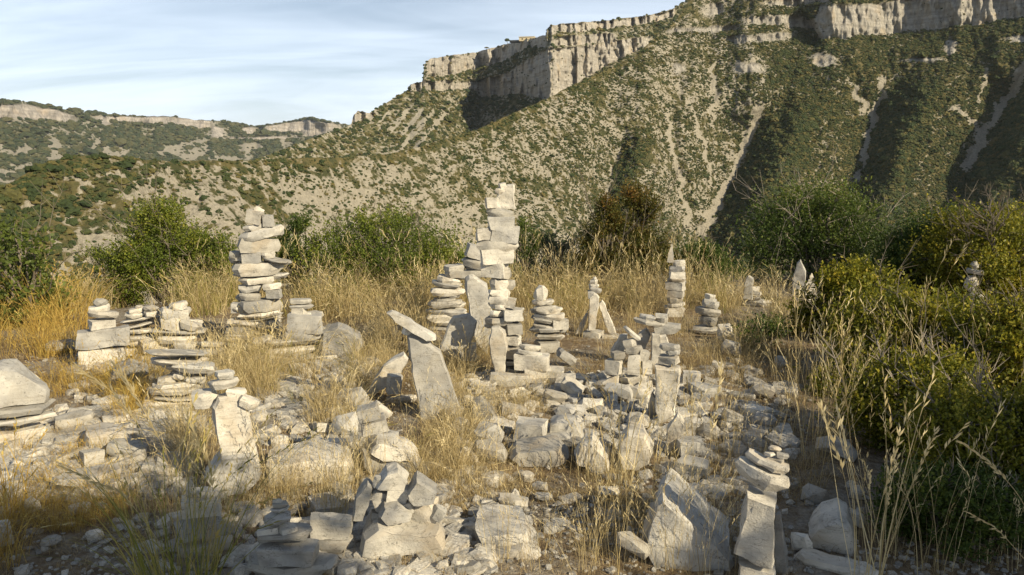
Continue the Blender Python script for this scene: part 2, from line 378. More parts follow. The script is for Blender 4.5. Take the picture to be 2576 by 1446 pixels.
CLB = [([1950, 2048, 2062, 2200, 2350, 2575, 2900], [62, 46, 14, 8, -14, -62, -80], [68, 74, 106, 88, 76, 46, 30], 6.0, 3),
       ([1800, 1850, 1920, 2000, 2012], [100, 92, 84, 82, 90], [104, 110, 106, 100, 94], 3.5, 7),
       ([1648, 1700, 1800, 1880], [86, 72, 66, 60], [92, 84, 82, 70], 3.0, 9),
       ([1845, 1930, 2050], [46, 40, 42], [62, 64, 58], 4.0, 11),
       ([1760, 1790, 1830], [16, 10, 8], [40, 44, 30], 3.0, 13), ([1900, 1990, 2120, 2300], [4, -2, -16, -30], [20, 18, -2, -18], 5.0, 15),
       ([1688, 1700, 1730], [166, 160, 166], [180, 186, 180], 2.2, 17), ([1825, 1860, 1940], [166, 156, 166], [176, 188, 182], 2.4, 19),
       ([2022, 2060, 2120], [144, 134, 146], [160, 172, 164], 2.6, 21), ([2366, 2385, 2412], [112, 98, 104], [130, 142, 128], 2.6, 23),
       ([2520, 2560, 2600], [96, 90, 90], [106, 110, 108], 2.4, 25), ([2250, 2330, 2400], [150, 146, 150], [158, 158, 156], 1.6, 27)]
def gully(px, py):
    g = 0; flank = 0
    for pts, A, wr, wl in GUL:
        y0 = pts[0][1]; x = polyx(pts, py) + 10 * (vn(py / 45.0, py * 0 + pts[0][0], 2) - .5)
        amp = sstep(py, y0 - 20, y0 + 110 if y0 > 100 else y0 + 20)
        if y0 < 100: amp = amp * (1 - sstep(py, 105, 125))
        du = px - x
        prof = np.where(du > 0, 1 - np.clip(du / wr, 0, 1), 1 - np.clip(-du / wl, 0, 1))
        prof = prof * prof * (3 - 2 * prof) * 0.5 + prof * 0.5
        g = g + A * amp * prof
        flank = np.maximum(flank, amp * sstep(du, 2, 14) * (1 - sstep(du, wr * 1.15, wr * 1.7)) * (A > 0.02))
    return g, flank
def field_B(px, py):
    cl = np.zeros_like(px); s = 0.74 + 0.16 * fbm(px / 60, py / 22, 41, 4) - 0.08 * (1 - sstep(px, 500, 1300))
    for xs, tp, bt, st, sd in CLB:
        b = band(px, py, xs, tp, bt, 2.5, 6 if st > 4.5 else 4, sd); cl = np.maximum(cl, b); s = s + b * st * (1 - .88 * sstep(fbm(px / 70, py / 5.0, sd + 400, 3), .12, .35))
    # faint bedding steps
    bed = sstep(fbm(px / 160, py / 4.5, 77, 2), 0.25, 0.6) * sstep(px, 1200, 1600)
    s = s + bed * 0.5
    _, fl = gully(px, py)
    scr = np.zeros_like(px)
    for pts, w in SCREE: scr = np.maximum(scr, stripe(px, py, pts, w))
    pat = fbm(px / 70 + py / 120, py / 30 - px / 300, 51, 3)         # open scree fields on the near spur
    openness = sstep(pat, 0.05, 0.45) * (1 - sstep(px, 1000, 1500)) * sstep(py - poly(CREST_B, px), 30, 90)
    grn = 0.50 + 0.25 * sstep(px, 1750, 2000) + 0.30 * fl + 0.22 * fbm(px / 55, py / 40, 61, 3)
    grn = grn + 0.20 * (1 - sstep(px, 40, 260)) - 0.12 * sstep(px, 250, 500) * (1 - sstep(px, 1000, 1300))
    veg = np.clip(grn, 0.05, 1) * (1 - scr) * (1 - cl * 0.93) * (1 - 0.65 * openness)
    top = 1 - sstep(py - poly(CREST_B, px), 6, 26)
    dry = np.clip(0.38 + 0.25 * fl + 0.3 * top + 0.4 * (1 - sstep(px, 60, 300)) - 0.35 * openness - scr * 1.4 + 0.25 * sstep(px, 1800, 2100), -1.5, 1)
    return s, {'cliff': cl, 'veg': veg, 'dry': dry, 'flank': fl, 'scree': np.maximum(scr, openness * 0.6)}
def relief_B(px, py):
    g, _ = gully(px, py)
    cl = sum(band(px, py, xs, tp, bt, 4, 4, sd) for xs, tp, bt, st, sd in CLB[:6])
    g = g + 0.016 * fbm(px / 90, py / 140, 71, 4) + 0.004 * fbm(px / 14, py / 14, 72, 3)
    g = g + np.clip(cl, 0, 1) * (0.018 * np.abs(fbm(px / 40, py / 200, 73, 3)) + 0.005 * fbm(px / 8, py / 25, 74, 3))
    # spurs of the upper wall: corner at 2062, recess left of it and again at 2350
    g = g + 0.02 * sstep(px, 2062, 2340) * (py < 130) * (1 - sstep(px, 2360, 2420)) * (1 - sstep(py, 100, 130))
    return g
hillB, TB = terrain('hillside', CREST_B, -420, 3000, 2.6, -0.42, 330, [(-420, 150), (0, 185), (300, 200), (600, 230), (900, 285), (1200, 350), (1500, 430), (1800, 500), (2300, 540), (3000, 560)], 0.74, field_B, relief_B, M_HILL, hblur=12)

CREST_C = [(560, 420), (640, 402), (700, 380), (760, 358), (800, 342), (868, 320), (884, 312), (889, 288), (900, 280), (930, 283), (965, 262), (1000, 241),
           (1027, 226), (1031, 212), (1063, 203), (1068, 160), (1082, 148), (1130, 140), (1200, 130), (1240, 119), (1290, 107), (1340, 95), (1372, 88),
           (1377, 70), (1388, 63), (1440, 58), (1540, 49), (1640, 36), (1690, 22), (1730, 0), (1770, -20), (1900, -70)]
CLC = [([1066, 1070, 1140, 1260, 1330], [158, 144, 136, 112, 98], [206, 198, 188, 160, 118], 6, 3), ([1028, 1032, 1120, 1205], [214, 209, 204, 203], [230, 236, 228, 224], 5, 5),
       ([1195, 1215, 1270, 1330, 1378, 1392], [205, 198, 188, 150, 124, 118], [238, 246, 240, 240, 250, 252], 9, 7), ([1376, 1400, 1540, 1660, 1700], [66, 60, 52, 36, 20], [92, 84, 72, 54, 40], 5, 9),
       ([1386, 1410, 1480, 1550], [100, 92, 88, 84], [112, 116, 110, 100], 5, 11), ([1386, 1392, 1440, 1534, 1640], [122, 124, 118, 104, 92], [252, 242, 220, 160, 112], 9, 13),
       ([886, 892, 915, 950], [286, 280, 280, 286], [312, 312, 300, 292], 4, 15), ([1330, 1345, 1376], [88, 84, 80], [112, 120, 118], 5, 17)]
def field_C(px, py):
    cl = np.zeros_like(px); s = 0.66 + 0.15 * fbm(px / 50, py / 18, 141, 4)
    for xs, tp, bt, st, sd in CLC:
        b = band(px, py, xs, tp, bt, 2.0, 4, sd + 100, 8); cl = np.maximum(cl, b); s = s + b * st * (1 - .88 * sstep(fbm(px / 50, py / 5.0, sd + 500, 3), .12, .35))
    brk = sstep(fbm(px / 30, py / 12, 143, 3), 0.1, 0.5) * (1 - sstep(px, 1180, 1220)); cl = cl * (1 - 0.5 * brk)
    dg = (px + py * 0.85) / 16
    scr = sstep(fbm(dg, (py - px * 0.3) / 120, 151, 3), 0.12, 0.35) * sstep(py, 262, 300) * sstep(px, 860, 960) * (1 - sstep(px, 1150, 1210))
    veg = np.clip(0.62 + 0.25 * fbm(px / 45, py / 25, 161, 3), 0.1, 1) * (1 - scr * 0.9) * (1 - cl * 0.9)
    dry = np.clip(0.5 - scr * 1.5, -1.5, 1)
    return s, {'cliff': cl, 'veg': veg, 'dry': dry, 'flank': cl * 0, 'scree': scr}
def relief_C(px, py):
    g = np.interp(px, [560, 888, 1030, 1068, 1120, 1205, 1300, 1380, 1390, 1480, 1600, 1730, 1900], [0.0, 0.02, 0.0, -0.02, 0.035, 0.105, 0.03, -0.10, -0.10, -0.060, -0.055, -0.03, -0.02])
    cl = sum(band(px, py, xs, tp, bt, 3, 4, sd + 100, 8) for xs, tp, bt, st, sd in CLC)
    g = g + 0.008 * fbm(px / 60, py / 60, 171, 4)
    return g + np.clip(cl, 0, 1) * (0.034 * np.abs(fbm(px / 24, py / 160, 173, 3)) + 0.006 * fbm(px / 6, py / 16, 174, 3))
hillC, TC = terrain('cliff_headland', CREST_C, 560, 1900, 2.0, -0.03, 260, [(560, 640), (900, 760), (1100, 820), (1400, 860), (1900, 900)], 0.66, field_C, relief_C, M_HILL2)
hillC['kind'] = 'structure'

CREST_D = [(-600, 215), (-300, 232), (0, 251), (60, 255), (130, 268), (200, 280), (290, 288), (360, 292), (440, 292), (480, 300), (560, 303), (610, 311),
           (640, 316), (700, 309), (760, 298), (820, 303), (868, 312), (930, 322), (1100, 345), (1400, 380), (1800, 385)]
CLD = [([-600, 0, 60, 150, 210], [250, 262, 262, 278, 300], [290, 296, 300, 306, 312], 2.5, 3), ([215, 300, 440, 500, 560], [288, 293, 294, 303, 308], [300, 308, 312, 322, 318], 4, 5),
       ([245, 262, 285], [296, 290, 298], [306, 318, 310], 3, 7), ([525, 540, 570], [322, 316, 324], [340, 352, 344], 3, 9), ([640, 700, 760, 868], [320, 312, 302, 316], [324, 332, 330, 326], 4, 11),
       ([735, 760, 800, 860], [318, 308, 312, 322], [336, 344, 340, 330], 3, 13), ([600, 630, 650], [322, 318, 324], [328, 338, 330], 3, 15), ([520, 620, 740, 780], [346, 344, 343, 346], [351, 351, 350, 350], 2.0, 17),
       ([120, 135, 160], [280, 276, 284], [292, 296, 294], 3, 19)]
def field_D(px, py):
    cl = np.zeros_like(px); s = 0.5 + 0.1 * fbm(px / 50, py / 14, 241, 4)
    for xs, tp, bt, st, sd in CLD:
        b = band(px, py, xs, tp, bt, 1.5, 3, sd + 200); cl = np.maximum(cl, b); s = s + b * st
    scr = np.maximum(stripe(px, py, [(150, 320), (195, 352), (240, 384)], 5), stripe(px, py, [(240, 340), (262, 378), (270, 400)], 4))
    open_ = sstep(fbm(px / 34, py / 16, 251, 4), -0.05, 0.4) * (0.4 + 0.6 * sstep(py, 340, 370))
    veg = np.clip(0.95 - 0.75 * open_, 0.05, 1) * (1 - scr) * (1 - cl)
    return s, {'cliff': cl, 'veg': veg, 'dry': np.clip(0.75 - 1.1 * open_ - 2 * scr, -1.5, 1), 'flank': cl * 0, 'scree': scr}
def relief_D(px, py):
    return 0.03 * fbm(px / 120, py / 150, 271, 4) + 0.008 * fbm(px / 20, py / 30, 272, 3)
hillD, TD = terrain('far_plateau', CREST_D, -600, 1800, 4.0, -0.05, 120, [(-600, 1500), (0, 1900), (600, 2500), (900, 2600), (1800, 2600)], 0.5, field_D, relief_D, M_HILL3, hblur=6)

# ------------------------------------------------------------------ instancing through geometry nodes (for what nobody could count)
HID = {}
def hidden_collection(name, meshes):
    c = bpy.data.collections.new(name)
    for i, m in enumerate(meshes):
        o = bpy.data.objects.new('%s_%02d' % (name, i), m); c.objects.link(o)
    return c
def scatter(name, pts, rots, scales, coll):
    n = len(pts)
    me = bpy.data.meshes.new(name); me.vertices.add(n)
    me.vertices.foreach_set('co', np.asarray(pts, np.float32).ravel())
    a = me.attributes.new('rot', 'FLOAT_VECTOR', 'POINT'); a.data.foreach_set('vector', np.asarray(rots, np.float32).ravel())
    a = me.attributes.new('scl', 'FLOAT_VECTOR', 'POINT'); a.data.foreach_set('vector', np.asarray(scales, np.float32).ravel())
    a = me.attributes.new('idx', 'INT', 'POINT'); a.data.foreach_set('value', rng.randint(0, len(coll.objects), n).astype(np.int32))
    o = link(name, me)
    g = bpy.data.node_groups.new(name, 'GeometryNodeTree')
    g.interface.new_socket('Geometry', in_out='INPUT', socket_type='NodeSocketGeometry')
    g.interface.new_socket('Geometry', in_out='OUTPUT', socket_type='NodeSocketGeometry')
    gi = g.nodes.new('NodeGroupInput'); go = g.nodes.new('NodeGroupOutput')
    ci = g.nodes.new('GeometryNodeCollectionInfo'); ci.inputs['Collection'].default_value = coll
    ci.inputs['Separate Children'].default_value = True; ci.inputs['Reset Children'].default_value = True
    ip = g.nodes.new('GeometryNodeInstanceOnPoints'); ip.inputs['Pick Instance'].default_value = True
    def na(nm, ty):
        k = g.nodes.new('GeometryNodeInputNamedAttribute'); k.data_type = ty; k.inputs['Name'].default_value = nm; return k.outputs[0]
    g.links.new(gi.outputs[0], ip.inputs['Points']); g.links.new(ci.outputs[0], ip.inputs['Instance'])
    e2r = g.nodes.new('FunctionNodeEulerToRotation'); g.links.new(na('rot', 'FLOAT_VECTOR'), e2r.inputs[0])
    g.links.new(e2r.outputs[0], ip.inputs['Rotation']); g.links.new(na('scl', 'FLOAT_VECTOR'), ip.inputs['Scale'])
    g.links.new(na('idx', 'INT'), ip.inputs['Instance Index']); g.links.new(ip.outputs[0], go.inputs[0])
    md = o.modifiers.new('scatter', 'NODES'); md.node_group = g
    o['kind'] = 'stuff'
    return o
def shrub_mesh(name, seed, mat, sub=3, rough=0.4):
    bm = bmesh.new(); bmesh.ops.create_icosphere(bm, subdivisions=sub, radius=1.0)
    for v in bm.verts:
        p = v.co.copy()
        d = 1 + rough * mnoise.noise(p * 1.7 + Vector((seed * 7.1, 0, 0))) + rough * 0.8 * mnoise.noise(p * 4.5 + Vector((0, seed * 3.3, 0))) + 0.22 * mnoise.noise(p * 11 + Vector((seed, 0, seed)))
        v.co = Vector((p.x * d, p.y * d, max(p.z, -0.25) * d * 0.85))
    me = bpy.data.meshes.new(name); bm.to_mesh(me); bm.free(); me.materials.append(mat)
    return me
def scatter_hill(name, T, n, size, mat, coll, dens_pow=1.0, clum=16.0, boost=1.5):
    X, Y, Z, PX, PY, at = T
    P = np.stack([X, Y, Z], -1)
    # cell areas
    d1 = P[1:, :-1] - P[:-1, :-1]; d2 = P[:-1, 1:] - P[:-1, :-1]
    area = np.linalg.norm(np.cross(d1, d2), axis=-1)
    vis = (PX[:-1, :-1] > -250) & (PX[:-1, :-1] < 2800) & (PY[:-1, :-1] < 760)
    w = area * at['veg'][:-1, :-1] ** dens_pow * vis * np.exp(boost * fbm(PX[:-1, :-1] / clum, PY[:-1, :-1] / (clum * .6), 909, 3))
    w = w / w.sum()
    k = rng.choice(w.size, n, p=w.ravel())
    i, j = np.unravel_index(k, w.shape)
    u, v = rng.rand(n, 1), rng.rand(n, 1)
    p = P[i, j] + d1[i, j] * u + d2[i, j] * v
    sz = size[0] * np.exp(rng.randn(n) * size[1]) * (1 + 0.3 * at['flank'][i, j]) * np.clip(0.55 + 0.75 * at['veg'][i, j], 0.5, 1.4) * np.interp(PX[i, j], size[2], size[3])
    S = np.stack([sz * (0.9 + 0.5 * rng.rand(n)), sz * (0.9 + 0.5 * rng.rand(n)), sz * (0.75 + 0.5 * rng.rand(n))], -1)
    Rr = np.stack([rng.randn(n) * .15, rng.randn(n) * .15, rng.rand(n) * 6.28], -1)
    return scatter(name, p, Rr, S, coll)
c_sh = hidden_collection('shrub_variants', [shrub_mesh('shrub_variant', k, M_SHRUB, 3, 0.45) for k in range(7)])
c_sf = hidden_collection('far_shrub_variants', [shrub_mesh('far_shrub_variant', k + 9, M_SHRUB_FAR, 2, 0.4) for k in range(4)])
scatter_hill('hillside_shrubs', TB, 150000, (0.43, 0.40, [0, 500, 1000, 1500, 2575], [1.1, 1.05, 0.85, 0.9, 1.0]), M_SHRUB, c_sh, 1.5)
scatter_hill('headland_shrubs', TC, 13000, (1.25, 0.35, [0, 2575], [1, 1]), M_SHRUB, c_sh, 1.3)
scatter_hill('far_wood', TD, 17000, (3.8, 0.35, [0, 2575], [1, 1]), M_SHRUB_FAR, c_sf, 2.0, 9.0, 2.6)

# ------------------------------------------------------------------ thin haze of the valley air
hz = bpy.data.meshes.new('haze'); bm = bmesh.new(); bmesh.ops.create_cube(bm, size=1.0)
for v in bm.verts: v.co = Vector((v.co.x * 15000, v.co.y * 15000, 340.0 if v.co.z > 0 else -140.0))
bm.to_mesh(hz); bm.free()
hm = bpy.data.materials.new('haze_air'); hm.use_nodes = True; hm.node_tree.nodes.clear()
ho = N(hm.node_tree, 'ShaderNodeOutputMaterial'); hv = N(hm.node_tree, 'ShaderNodeVolumePrincipled')
hv.inputs['Density'].default_value = 0.00005; hv.inputs['Color'].default_value = (0.86, 0.93, 1.0, 1); hv.inputs['Anisotropy'].default_value = 0.2
hm.node_tree.links.new(hv.outputs[0], ho.inputs['Volume']); hz.materials.append(hm)
tag(link('haze', hz), kind='stuff')
# ------------------------------------------------------------------ stones
def refine(bm, L, passes=4):
    for _ in range(passes):
        bmesh.ops.triangulate(bm, faces=[f for f in bm.faces if len(f.verts) > 3])
        es = [e for e in bm.edges if e.calc_length() > L]
        if not es: break
        bmesh.ops.subdivide_edges(bm, edges=es, cuts=1, use_grid_fill=False)
    bmesh.ops.triangulate(bm, faces=[f for f in bm.faces if len(f.verts) > 3])
def finish_rock(bm, w, h, d, seed, mat, name='stone', amp=1.0, Lf=7.0, passes=4):
    L = max(w, h, d) / Lf
    refine(bm, L, passes)
    sv = Vector((seed * 3.17 % 91, seed * 1.31 % 57, seed * 0.77 % 33))
    m = (w * h * d) ** (1 / 3)
    bm.normal_update()
    for v in bm.verts:
        c = v.co; n = v.normal
        q = c / m
        k = 0.065 * mnoise.noise(q * 1.6 + sv) + 0.024 * mnoise.noise(q * 4.5 + sv)
        hz = Vector((n.x, n.y, 0))
        st = 0.035 * (abs(mnoise.noise(Vector((q.x * 0.6, q.y * 0.6, q.z * 6.0)) + sv)) - 0.25) * hz.length
        v.co = c + n * (k * m * amp) + hz * (st * m * amp)
    me = bpy.data.meshes.new(name); bm.to_mesh(me); bm.free()
    me.materials.append(mat)
    me.polygons.foreach_set('use_smooth', np.ones(len(me.polygons), bool))
    me.set_sharp_from_angle(angle=rad(22))
    return me
def hull(points):
    bm = bmesh.new()
    for p in points: bm.verts.new(p)
    r = bmesh.ops.convex_hull(bm, input=bm.verts)
    bmesh.ops.delete(bm, geom=list({g for g in r['geom_interior'] + r['geom_unused'] if isinstance(g, bmesh.types.BMVert)}), context='VERTS')
    bmesh.ops.dissolve_limit(bm, angle_limit=rad(6), verts=bm.verts, edges=bm.edges)
    return bm
def rock_mesh(w, h, d, kind, seed, mat, Lf=7.0, passes=4):
    R = random.Random(seed)
    pts = []
    if kind in 's':                                  # slab: irregular plan outline, flat beds
        n = R.randint(6, 9); a0 = R.random() * 6.28
        for k in range(n):
            a = a0 + (k + R.uniform(-.28, .28)) * 6.283 / n
            sq = 1 / max(abs(math.cos(a)), abs(math.sin(a))) ** 0.6
            x, y = math.cos(a) * sq * w / 2 * R.uniform(.86, 1.04), math.sin(a) * sq * d / 2 * R.uniform(.82, 1.04)
            x = max(-w / 2, min(w / 2, x)); y = max(-d / 2, min(d / 2, y))
            t = R.uniform(.84, .98); b = R.uniform(.68, .92)
            pts += [(x * t, y * t, h / 2 * R.uniform(.80, 1.0)), (x, y, h * R.uniform(-.1, .25)), (x * b, y * b, -h / 2 * R.uniform(.80, 1.0))]
    elif kind == 'b':                                # block
        for sx in (-1, 1):
            for sy in (-1, 1):
                for sz in (-1, 1):
                    j = lambda: R.uniform(.80, 1.0)
                    X, Y, Z = sx * w / 2 * j(), sy * d / 2 * j(), sz * h / 2 * R.uniform(.86, 1.0)
                    c = R.uniform(.04, .22)
                    pts += [(X * (1 - c), Y, Z), (X, Y * (1 - c), Z), (X, Y, Z * (1 - c))]
    elif kind == 'r':                                # rounded
        for k in range(26):
            z = 1 - 2 * (k + .5) / 26; a = k * 2.4 + R.uniform(-.3, .3); r = math.sqrt(1 - z * z)
            q = R.uniform(.86, 1.04)
            pts.append((w / 2 * r * math.cos(a) * q, d / 2 * r * math.sin(a) * q, h / 2 * z * q))
    elif kind == 'a':                                # angular boulder
        for k in range(15):
            z = 1 - 2 * (k + .5) / 15; a = k * 2.4 + R.uniform(-.5, .5); r = max(0.25, 1 - z * z) ** 0.35
            q = R.uniform(.74, 1.10)
            pts.append((w / 2 * max(-1, min(1, r * math.cos(a) * q * 1.12)), d / 2 * r * math.sin(a) * q, h / 2 * max(-1, min(1, z * q * 1.2))))
        pts += [(w * .42, -d * .2, -h * .45), (-w * .42, -d * .2, -h * .45), (w * .2, d * .4, -h * .5)]
    elif kind == 'p':                                # pointed upward
        tx = R.uniform(-.12, .12) * w
        pts.append((tx, 0, h / 2)); pts.append((tx + w * .06, d * .05, h * .47))
        for sx, sy in ((-1, -1), (1, -1), (1, 1), (-1, 1)):
            pts.append((sx * w / 2 * R.uniform(.8, 1), sy * d / 2 * R.uniform(.8, 1), -h / 2))
            pts.append((sx * w / 2 * R.uniform(.62, .85), sy * d / 2 * R.uniform(.7, .9), h * R.uniform(-.1, .15)))
    return finish_rock(hull(pts), w, h, d, seed, mat, Lf=Lf, passes=passes)
def outline_mesh(pts, d, seed, mat, Lf=9.0, facet=0.0):    # stone whose face shape is known: rings from front to back
    R = random.Random(seed)
    cx_ = sum(p[0] for p in pts) / len(pts); cz_ = sum(p[1] for p in pts) / len(pts)
    V = []
    zmin = min(p[1] for p in pts)
    for y, s in ((-.5, .90), (-.36, 1.0), (.22, .97), (.5, .84)):
        for (x, z) in pts:
            V.append((cx_ + (x - cx_) * s * R.uniform(.98, 1.01), y * d * R.uniform(.93, 1.0) - facet * d * (z - zmin), (cz_ + (z - cz_) * s) if z > zmin + .02 else z))
    w = max(p[0] for p in pts) - min(p[0] for p in pts); h = max(p[1] for p in pts) - zmin
    return finish_rock(hull(V), w, h, d, seed, mat, amp=1.25, Lf=Lf, passes=5)
SEED = [100]
def place_stone(parent, ploc, spec, Yf, name='stone', pdepth=0, mat=None, label=None):
    """spec: (x0,y0,x1,y1,tilt,kind[,depth factor]) or ('o', outline, depth in m[, dy]); Yf: forward distance of the front face"""
    SEED[0] += 1; sd = SEED[0]
    R = random.Random(sd * 13)
    if mat is None: mat = M_WARM if R.random() < 0.62 else M_GREY
    if spec[0] == 'o':
        pts = spec[1]; d = spec[2]; y = Yf + (spec[3] if len(spec) > 3 else 0)
        P = []
        bt, bb = min(p[1] for p in pts), max(p[1] for p in pts)
        for (a, b) in pts:
            yy = y + d * .42 * min(1, max(0, (bb - b) / (bb - bt)) * 1.6)
            X, _, Z = at_Y(a, b, yy); P.append((float(X) * y / yy, float(Z)))
        ox = sum(p[0] for p in P) / len(P); oz = min(p[1] for p in P)
        az = math.atan2(ox, y); ca = math.cos(az)
        me = outline_mesh([((p[0] - ox) * ca, p[1] - oz) for p in P], d, sd, mat)
        loc = Vector((ox + math.sin(az) * d * .45, y + math.cos(az) * d * .45, oz)); rot = (0, 0, -az + R.uniform(-.05, .05))
    else:
        x0, y0, x1, y1, tilt, kind = spec[:6]
        df = spec[6] if len(spec) > 6 else {'s': .78, 'b': .85, 'r': .85, 'a': .8, 'p': .5}[kind]
        pxm = Yf / (cp * F) * 1.0
        w = (x1 - x0) * pxm; hb = (y1 - y0) * pxm
        t = rad(tilt)
        cxp, cyp = (x0 + x1) / 2, (y0 + y1) / 2
        ht = hb - abs(math.sin(t)) * w * .8 if tilt else hb
        ht = max(ht, hb * .34)
        e = max(0.0, (cyp - 400) / F)
        ref = w if w < hb * 1.6 else max(hb * 1.6, w * .8)
        d = df * ref
        if abs(tilt) < 1: ht = max(ht * .55, ht - d * e * .85)
        wl = w / max(.6, math.cos(t)) * (1.0 if not tilt else .96)
        me = rock_mesh(wl * 1.03, ht * 1.02, d, kind, sd, mat)
        hd = max(d, pdepth) * .5                       # every stone of a stack is centred over the widest one
        X, _, Z = at_Y(cxp, cyp, Yf + hd - d * .3)
        az = math.atan2(float(X), Yf)
        loc = Vector((float(X) + math.sin(az) * d * .3, Yf + hd - d * .3 + math.cos(az) * d * .3, float(Z)))
        rot = Matrix.Rotation(-az + (R.uniform(-.34, .34) * (.4 if w > .3 else 1) if kind != 'p' else 0), 3, 'Z') @ Matrix.Rotation(t, 3, 'Y') @ Matrix.Rotation(R.uniform(-.07, .07), 3, 'X')
        rot = rot.to_euler()
    o = link(name, me, parent, loc - ploc if parent else loc, rot)
    if label: o['label'] = label
    return o
def cairn(label, base, stones, group='cairns of stacked limestone slabs', cat='cairn', name='cairn', thick=0):
    bx, by = base
    X, Y = gnd(bx, by)
    Yf = float(Y)
    loc = Vector((float(X), Yf, 0.0))
    root = bpy.data.objects.new(name, None); COL.objects.link(root); root.location = loc; root.empty_display_size = 0.1
    tag(root, label, cat, group)
    ws = sorted((s[2] - s[0]) for s in stones if s[0] != 'o')
    pd = min(.30, ws[int(len(ws) * .7)] * Yf / (F * cp) * .5) if ws else 0
    for s in stones:
        R = random.Random(str(s[:4]))
        if thick and s[0] != 'o' and s[1] > 600 and s[3] - s[1] > 25 and s[2] - s[0] > 42 and R.random() < .6:
            f = R.uniform(.4, .6); m = s[1] + (s[3] - s[1]) * f; w = s[2] - s[0]
            for (a, b) in ((s[1], m), (m, s[3])):
                place_stone(root, loc, (s[0] + R.uniform(-.10, .10) * w, a - 1, s[2] + R.uniform(-.10, .10) * w, b + 1, s[4] + R.uniform(-4, 4), 's', .65), Yf, pdepth=pd)
            continue
        place_stone(root, loc, s, Yf, pdepth=pd)
    if thick:                                       # the back half of a broad pile
        R = random.Random(len(label) * 7 + len(stones))
        for s in stones:
            if s[0] == 'o' or s[3] < thick or (s[2] - s[0]) < 34: continue
            w = s[2] - s[0]; j = R.uniform(-.14, .14) * w; q = R.uniform(-3, 4)
            nn = 2 if s[3] - s[1] > 26 else 1; hh = (s[3] - s[1] + 3) / nn
            for c in range(nn):
                j = R.uniform(-.12, .12) * w
                place_stone(root, loc, (s[0] + j - w * R.uniform(-.10, .08), s[1] + q + c * hh, s[2] + j + w * R.uniform(-.10, .08), s[1] + q + (c + 1) * hh, s[4] * .5 + R.uniform(-5, 5), 's', .6), Yf + .10)
    return root
O = lambda zx, zy, s, pts: [(zx + a / s, zy + b / s) for a, b in pts]

cairn('stack of four stones with a round top, on two wide cream blocks', (258, 920),
      [(236, 748, 272, 775, 0, 'r'), (222, 765, 279, 791, -8, 's'), (222, 779, 298, 806, 8, 's'), (225, 801, 288, 830, 0, 'b'), (194, 826, 325, 876, -2, 'b', .5), (206, 872, 318, 922, 0, 'b', .6)])
cairn('low pile of thin slabs topped by three white pebbles, left of the white capped pile', (356, 898),
      [(339, 766, 358, 778, 0, 'r'), (360, 764, 398, 788, 0, 'r'), (322, 772, 366, 791, -10, 's'), (314, 786, 365, 803, 0, 's'), (362, 782, 400, 798, 4, 's'),
       (310, 796, 402, 829, -10, 's'), (322, 826, 400, 856, 0, 's'), (318, 852, 400, 876, 0, 's'), (312, 872, 352, 898, 0, 'b')], thick=800)
cairn('broad pile of pale slabs with one white flat stone on top, beside the three pebbles', (456, 900),
      [(422, 759, 474, 784, -6, 's'), (404, 772, 480, 813, 8, 's'), (401, 792, 474, 840, 12, 's'), (452, 802, 508, 842, 20, 's'), (387, 828, 511, 864, 0, 's', .5),
       (350, 847, 430, 892, 0, 'b'), (427, 860, 498, 897, 4, 'b'), (494, 858, 562, 897, 6, 'b', .5)], thick=800)
cairn('stepped pile of grey slabs leading down in front of the white capped pile', (440, 1040),
      [(376, 882, 524, 922, 12, 's'), (426, 912, 545, 944, 6, 's'), (434, 932, 470, 964, 0, 'r'), (396, 944, 448, 970, -8, 's'), (464, 944, 518, 966, 0, 's'),
       (382, 962, 505, 988, -3, 's'), (376, 976, 512, 1014, 4, 'b', .5), (345, 1006, 500, 1042, 0, 's')], thick=900)
cairn('banded boulder pile with a round cream stone leaning on it, at the left edge', (40, 1140),
      [('o', [(-95, 1022), (-80, 925), (0, 908), (40, 914), (72, 935), (98, 970), (127, 988), (122, 1019)], .3, .1), (-34, 930, 48, 996, -12, 'r', .5), (-80, 1019, 144, 1055, 0, 's', .5), (-80, 1050, 138, 1078, 0, 's', .5), (-60, 1074, 108, 1138, 0, 'b', .5)])
cairn('tallest left tower of about twenty stacked slabs with two white stones on its top', (645, 876),
      [(640, 516, 660, 545, 35, 's', .3), (620, 526, 662, 566, 12, 'b'), (661, 539, 688, 572, 0, 'b'), (610, 561, 666, 584, -12, 's'), (632, 571, 681, 591, -8, 's'), (603, 566, 716, 612, -12, 's', .5),
       (591, 597, 709, 639, 3, 's', .5), (577, 630, 616, 655, 0, 's'), (606, 633, 659, 664, -3, 'b'), (655, 632, 694, 652, -5, 's'), (659, 648, 731, 664, 9, 's'),
       (582, 658, 713, 699, 0, 's', .5), (598, 695, 696, 719, 0, 's', .6), (595, 716, 662, 757, 0, 'b'), (660, 712, 709, 731, -4, 's'), (672, 727, 709, 754, 0, 'b'),
       (602, 753, 720, 788, -2, 's', .5), (582, 760, 614, 790, 0, 'b'), (590, 784, 716, 812, -6, 's', .5), (569, 803, 714, 828, 2, 's', .5), (567, 820, 650, 856, 0, 's', .6),
       (640, 818, 720, 852, 6, 's', .6), (572, 848, 652, 878, 3, 's'), (640, 848, 716, 876, -3, 's'), (566, 838, 640, 852, -4, 's'), (650, 838, 728, 852, 4, 's'), (584, 770, 640, 786, 3, 's'), (580, 640, 622, 658, -4, 's'), (560, 864, 736, 886, 0, 's', .5)], thick=640)
cairn('squat cairn with a white mushroom cap stone, just right of the tall left tower', (745, 900),
      [(727, 752, 789, 779, 4, 's'), (736, 772, 768, 797, 0, 'b'), (749, 785, 785, 800, 3, 's'), (724, 787, 815, 841, 3, 'b', .6), (718, 827, 818, 864, 0, 's', .6), (665, 850, 818, 896, 0, 's', .45),
       (630, 846, 694, 870, -8, 's'), (740, 894, 870, 926, 0, 's', .5)], thick=820)
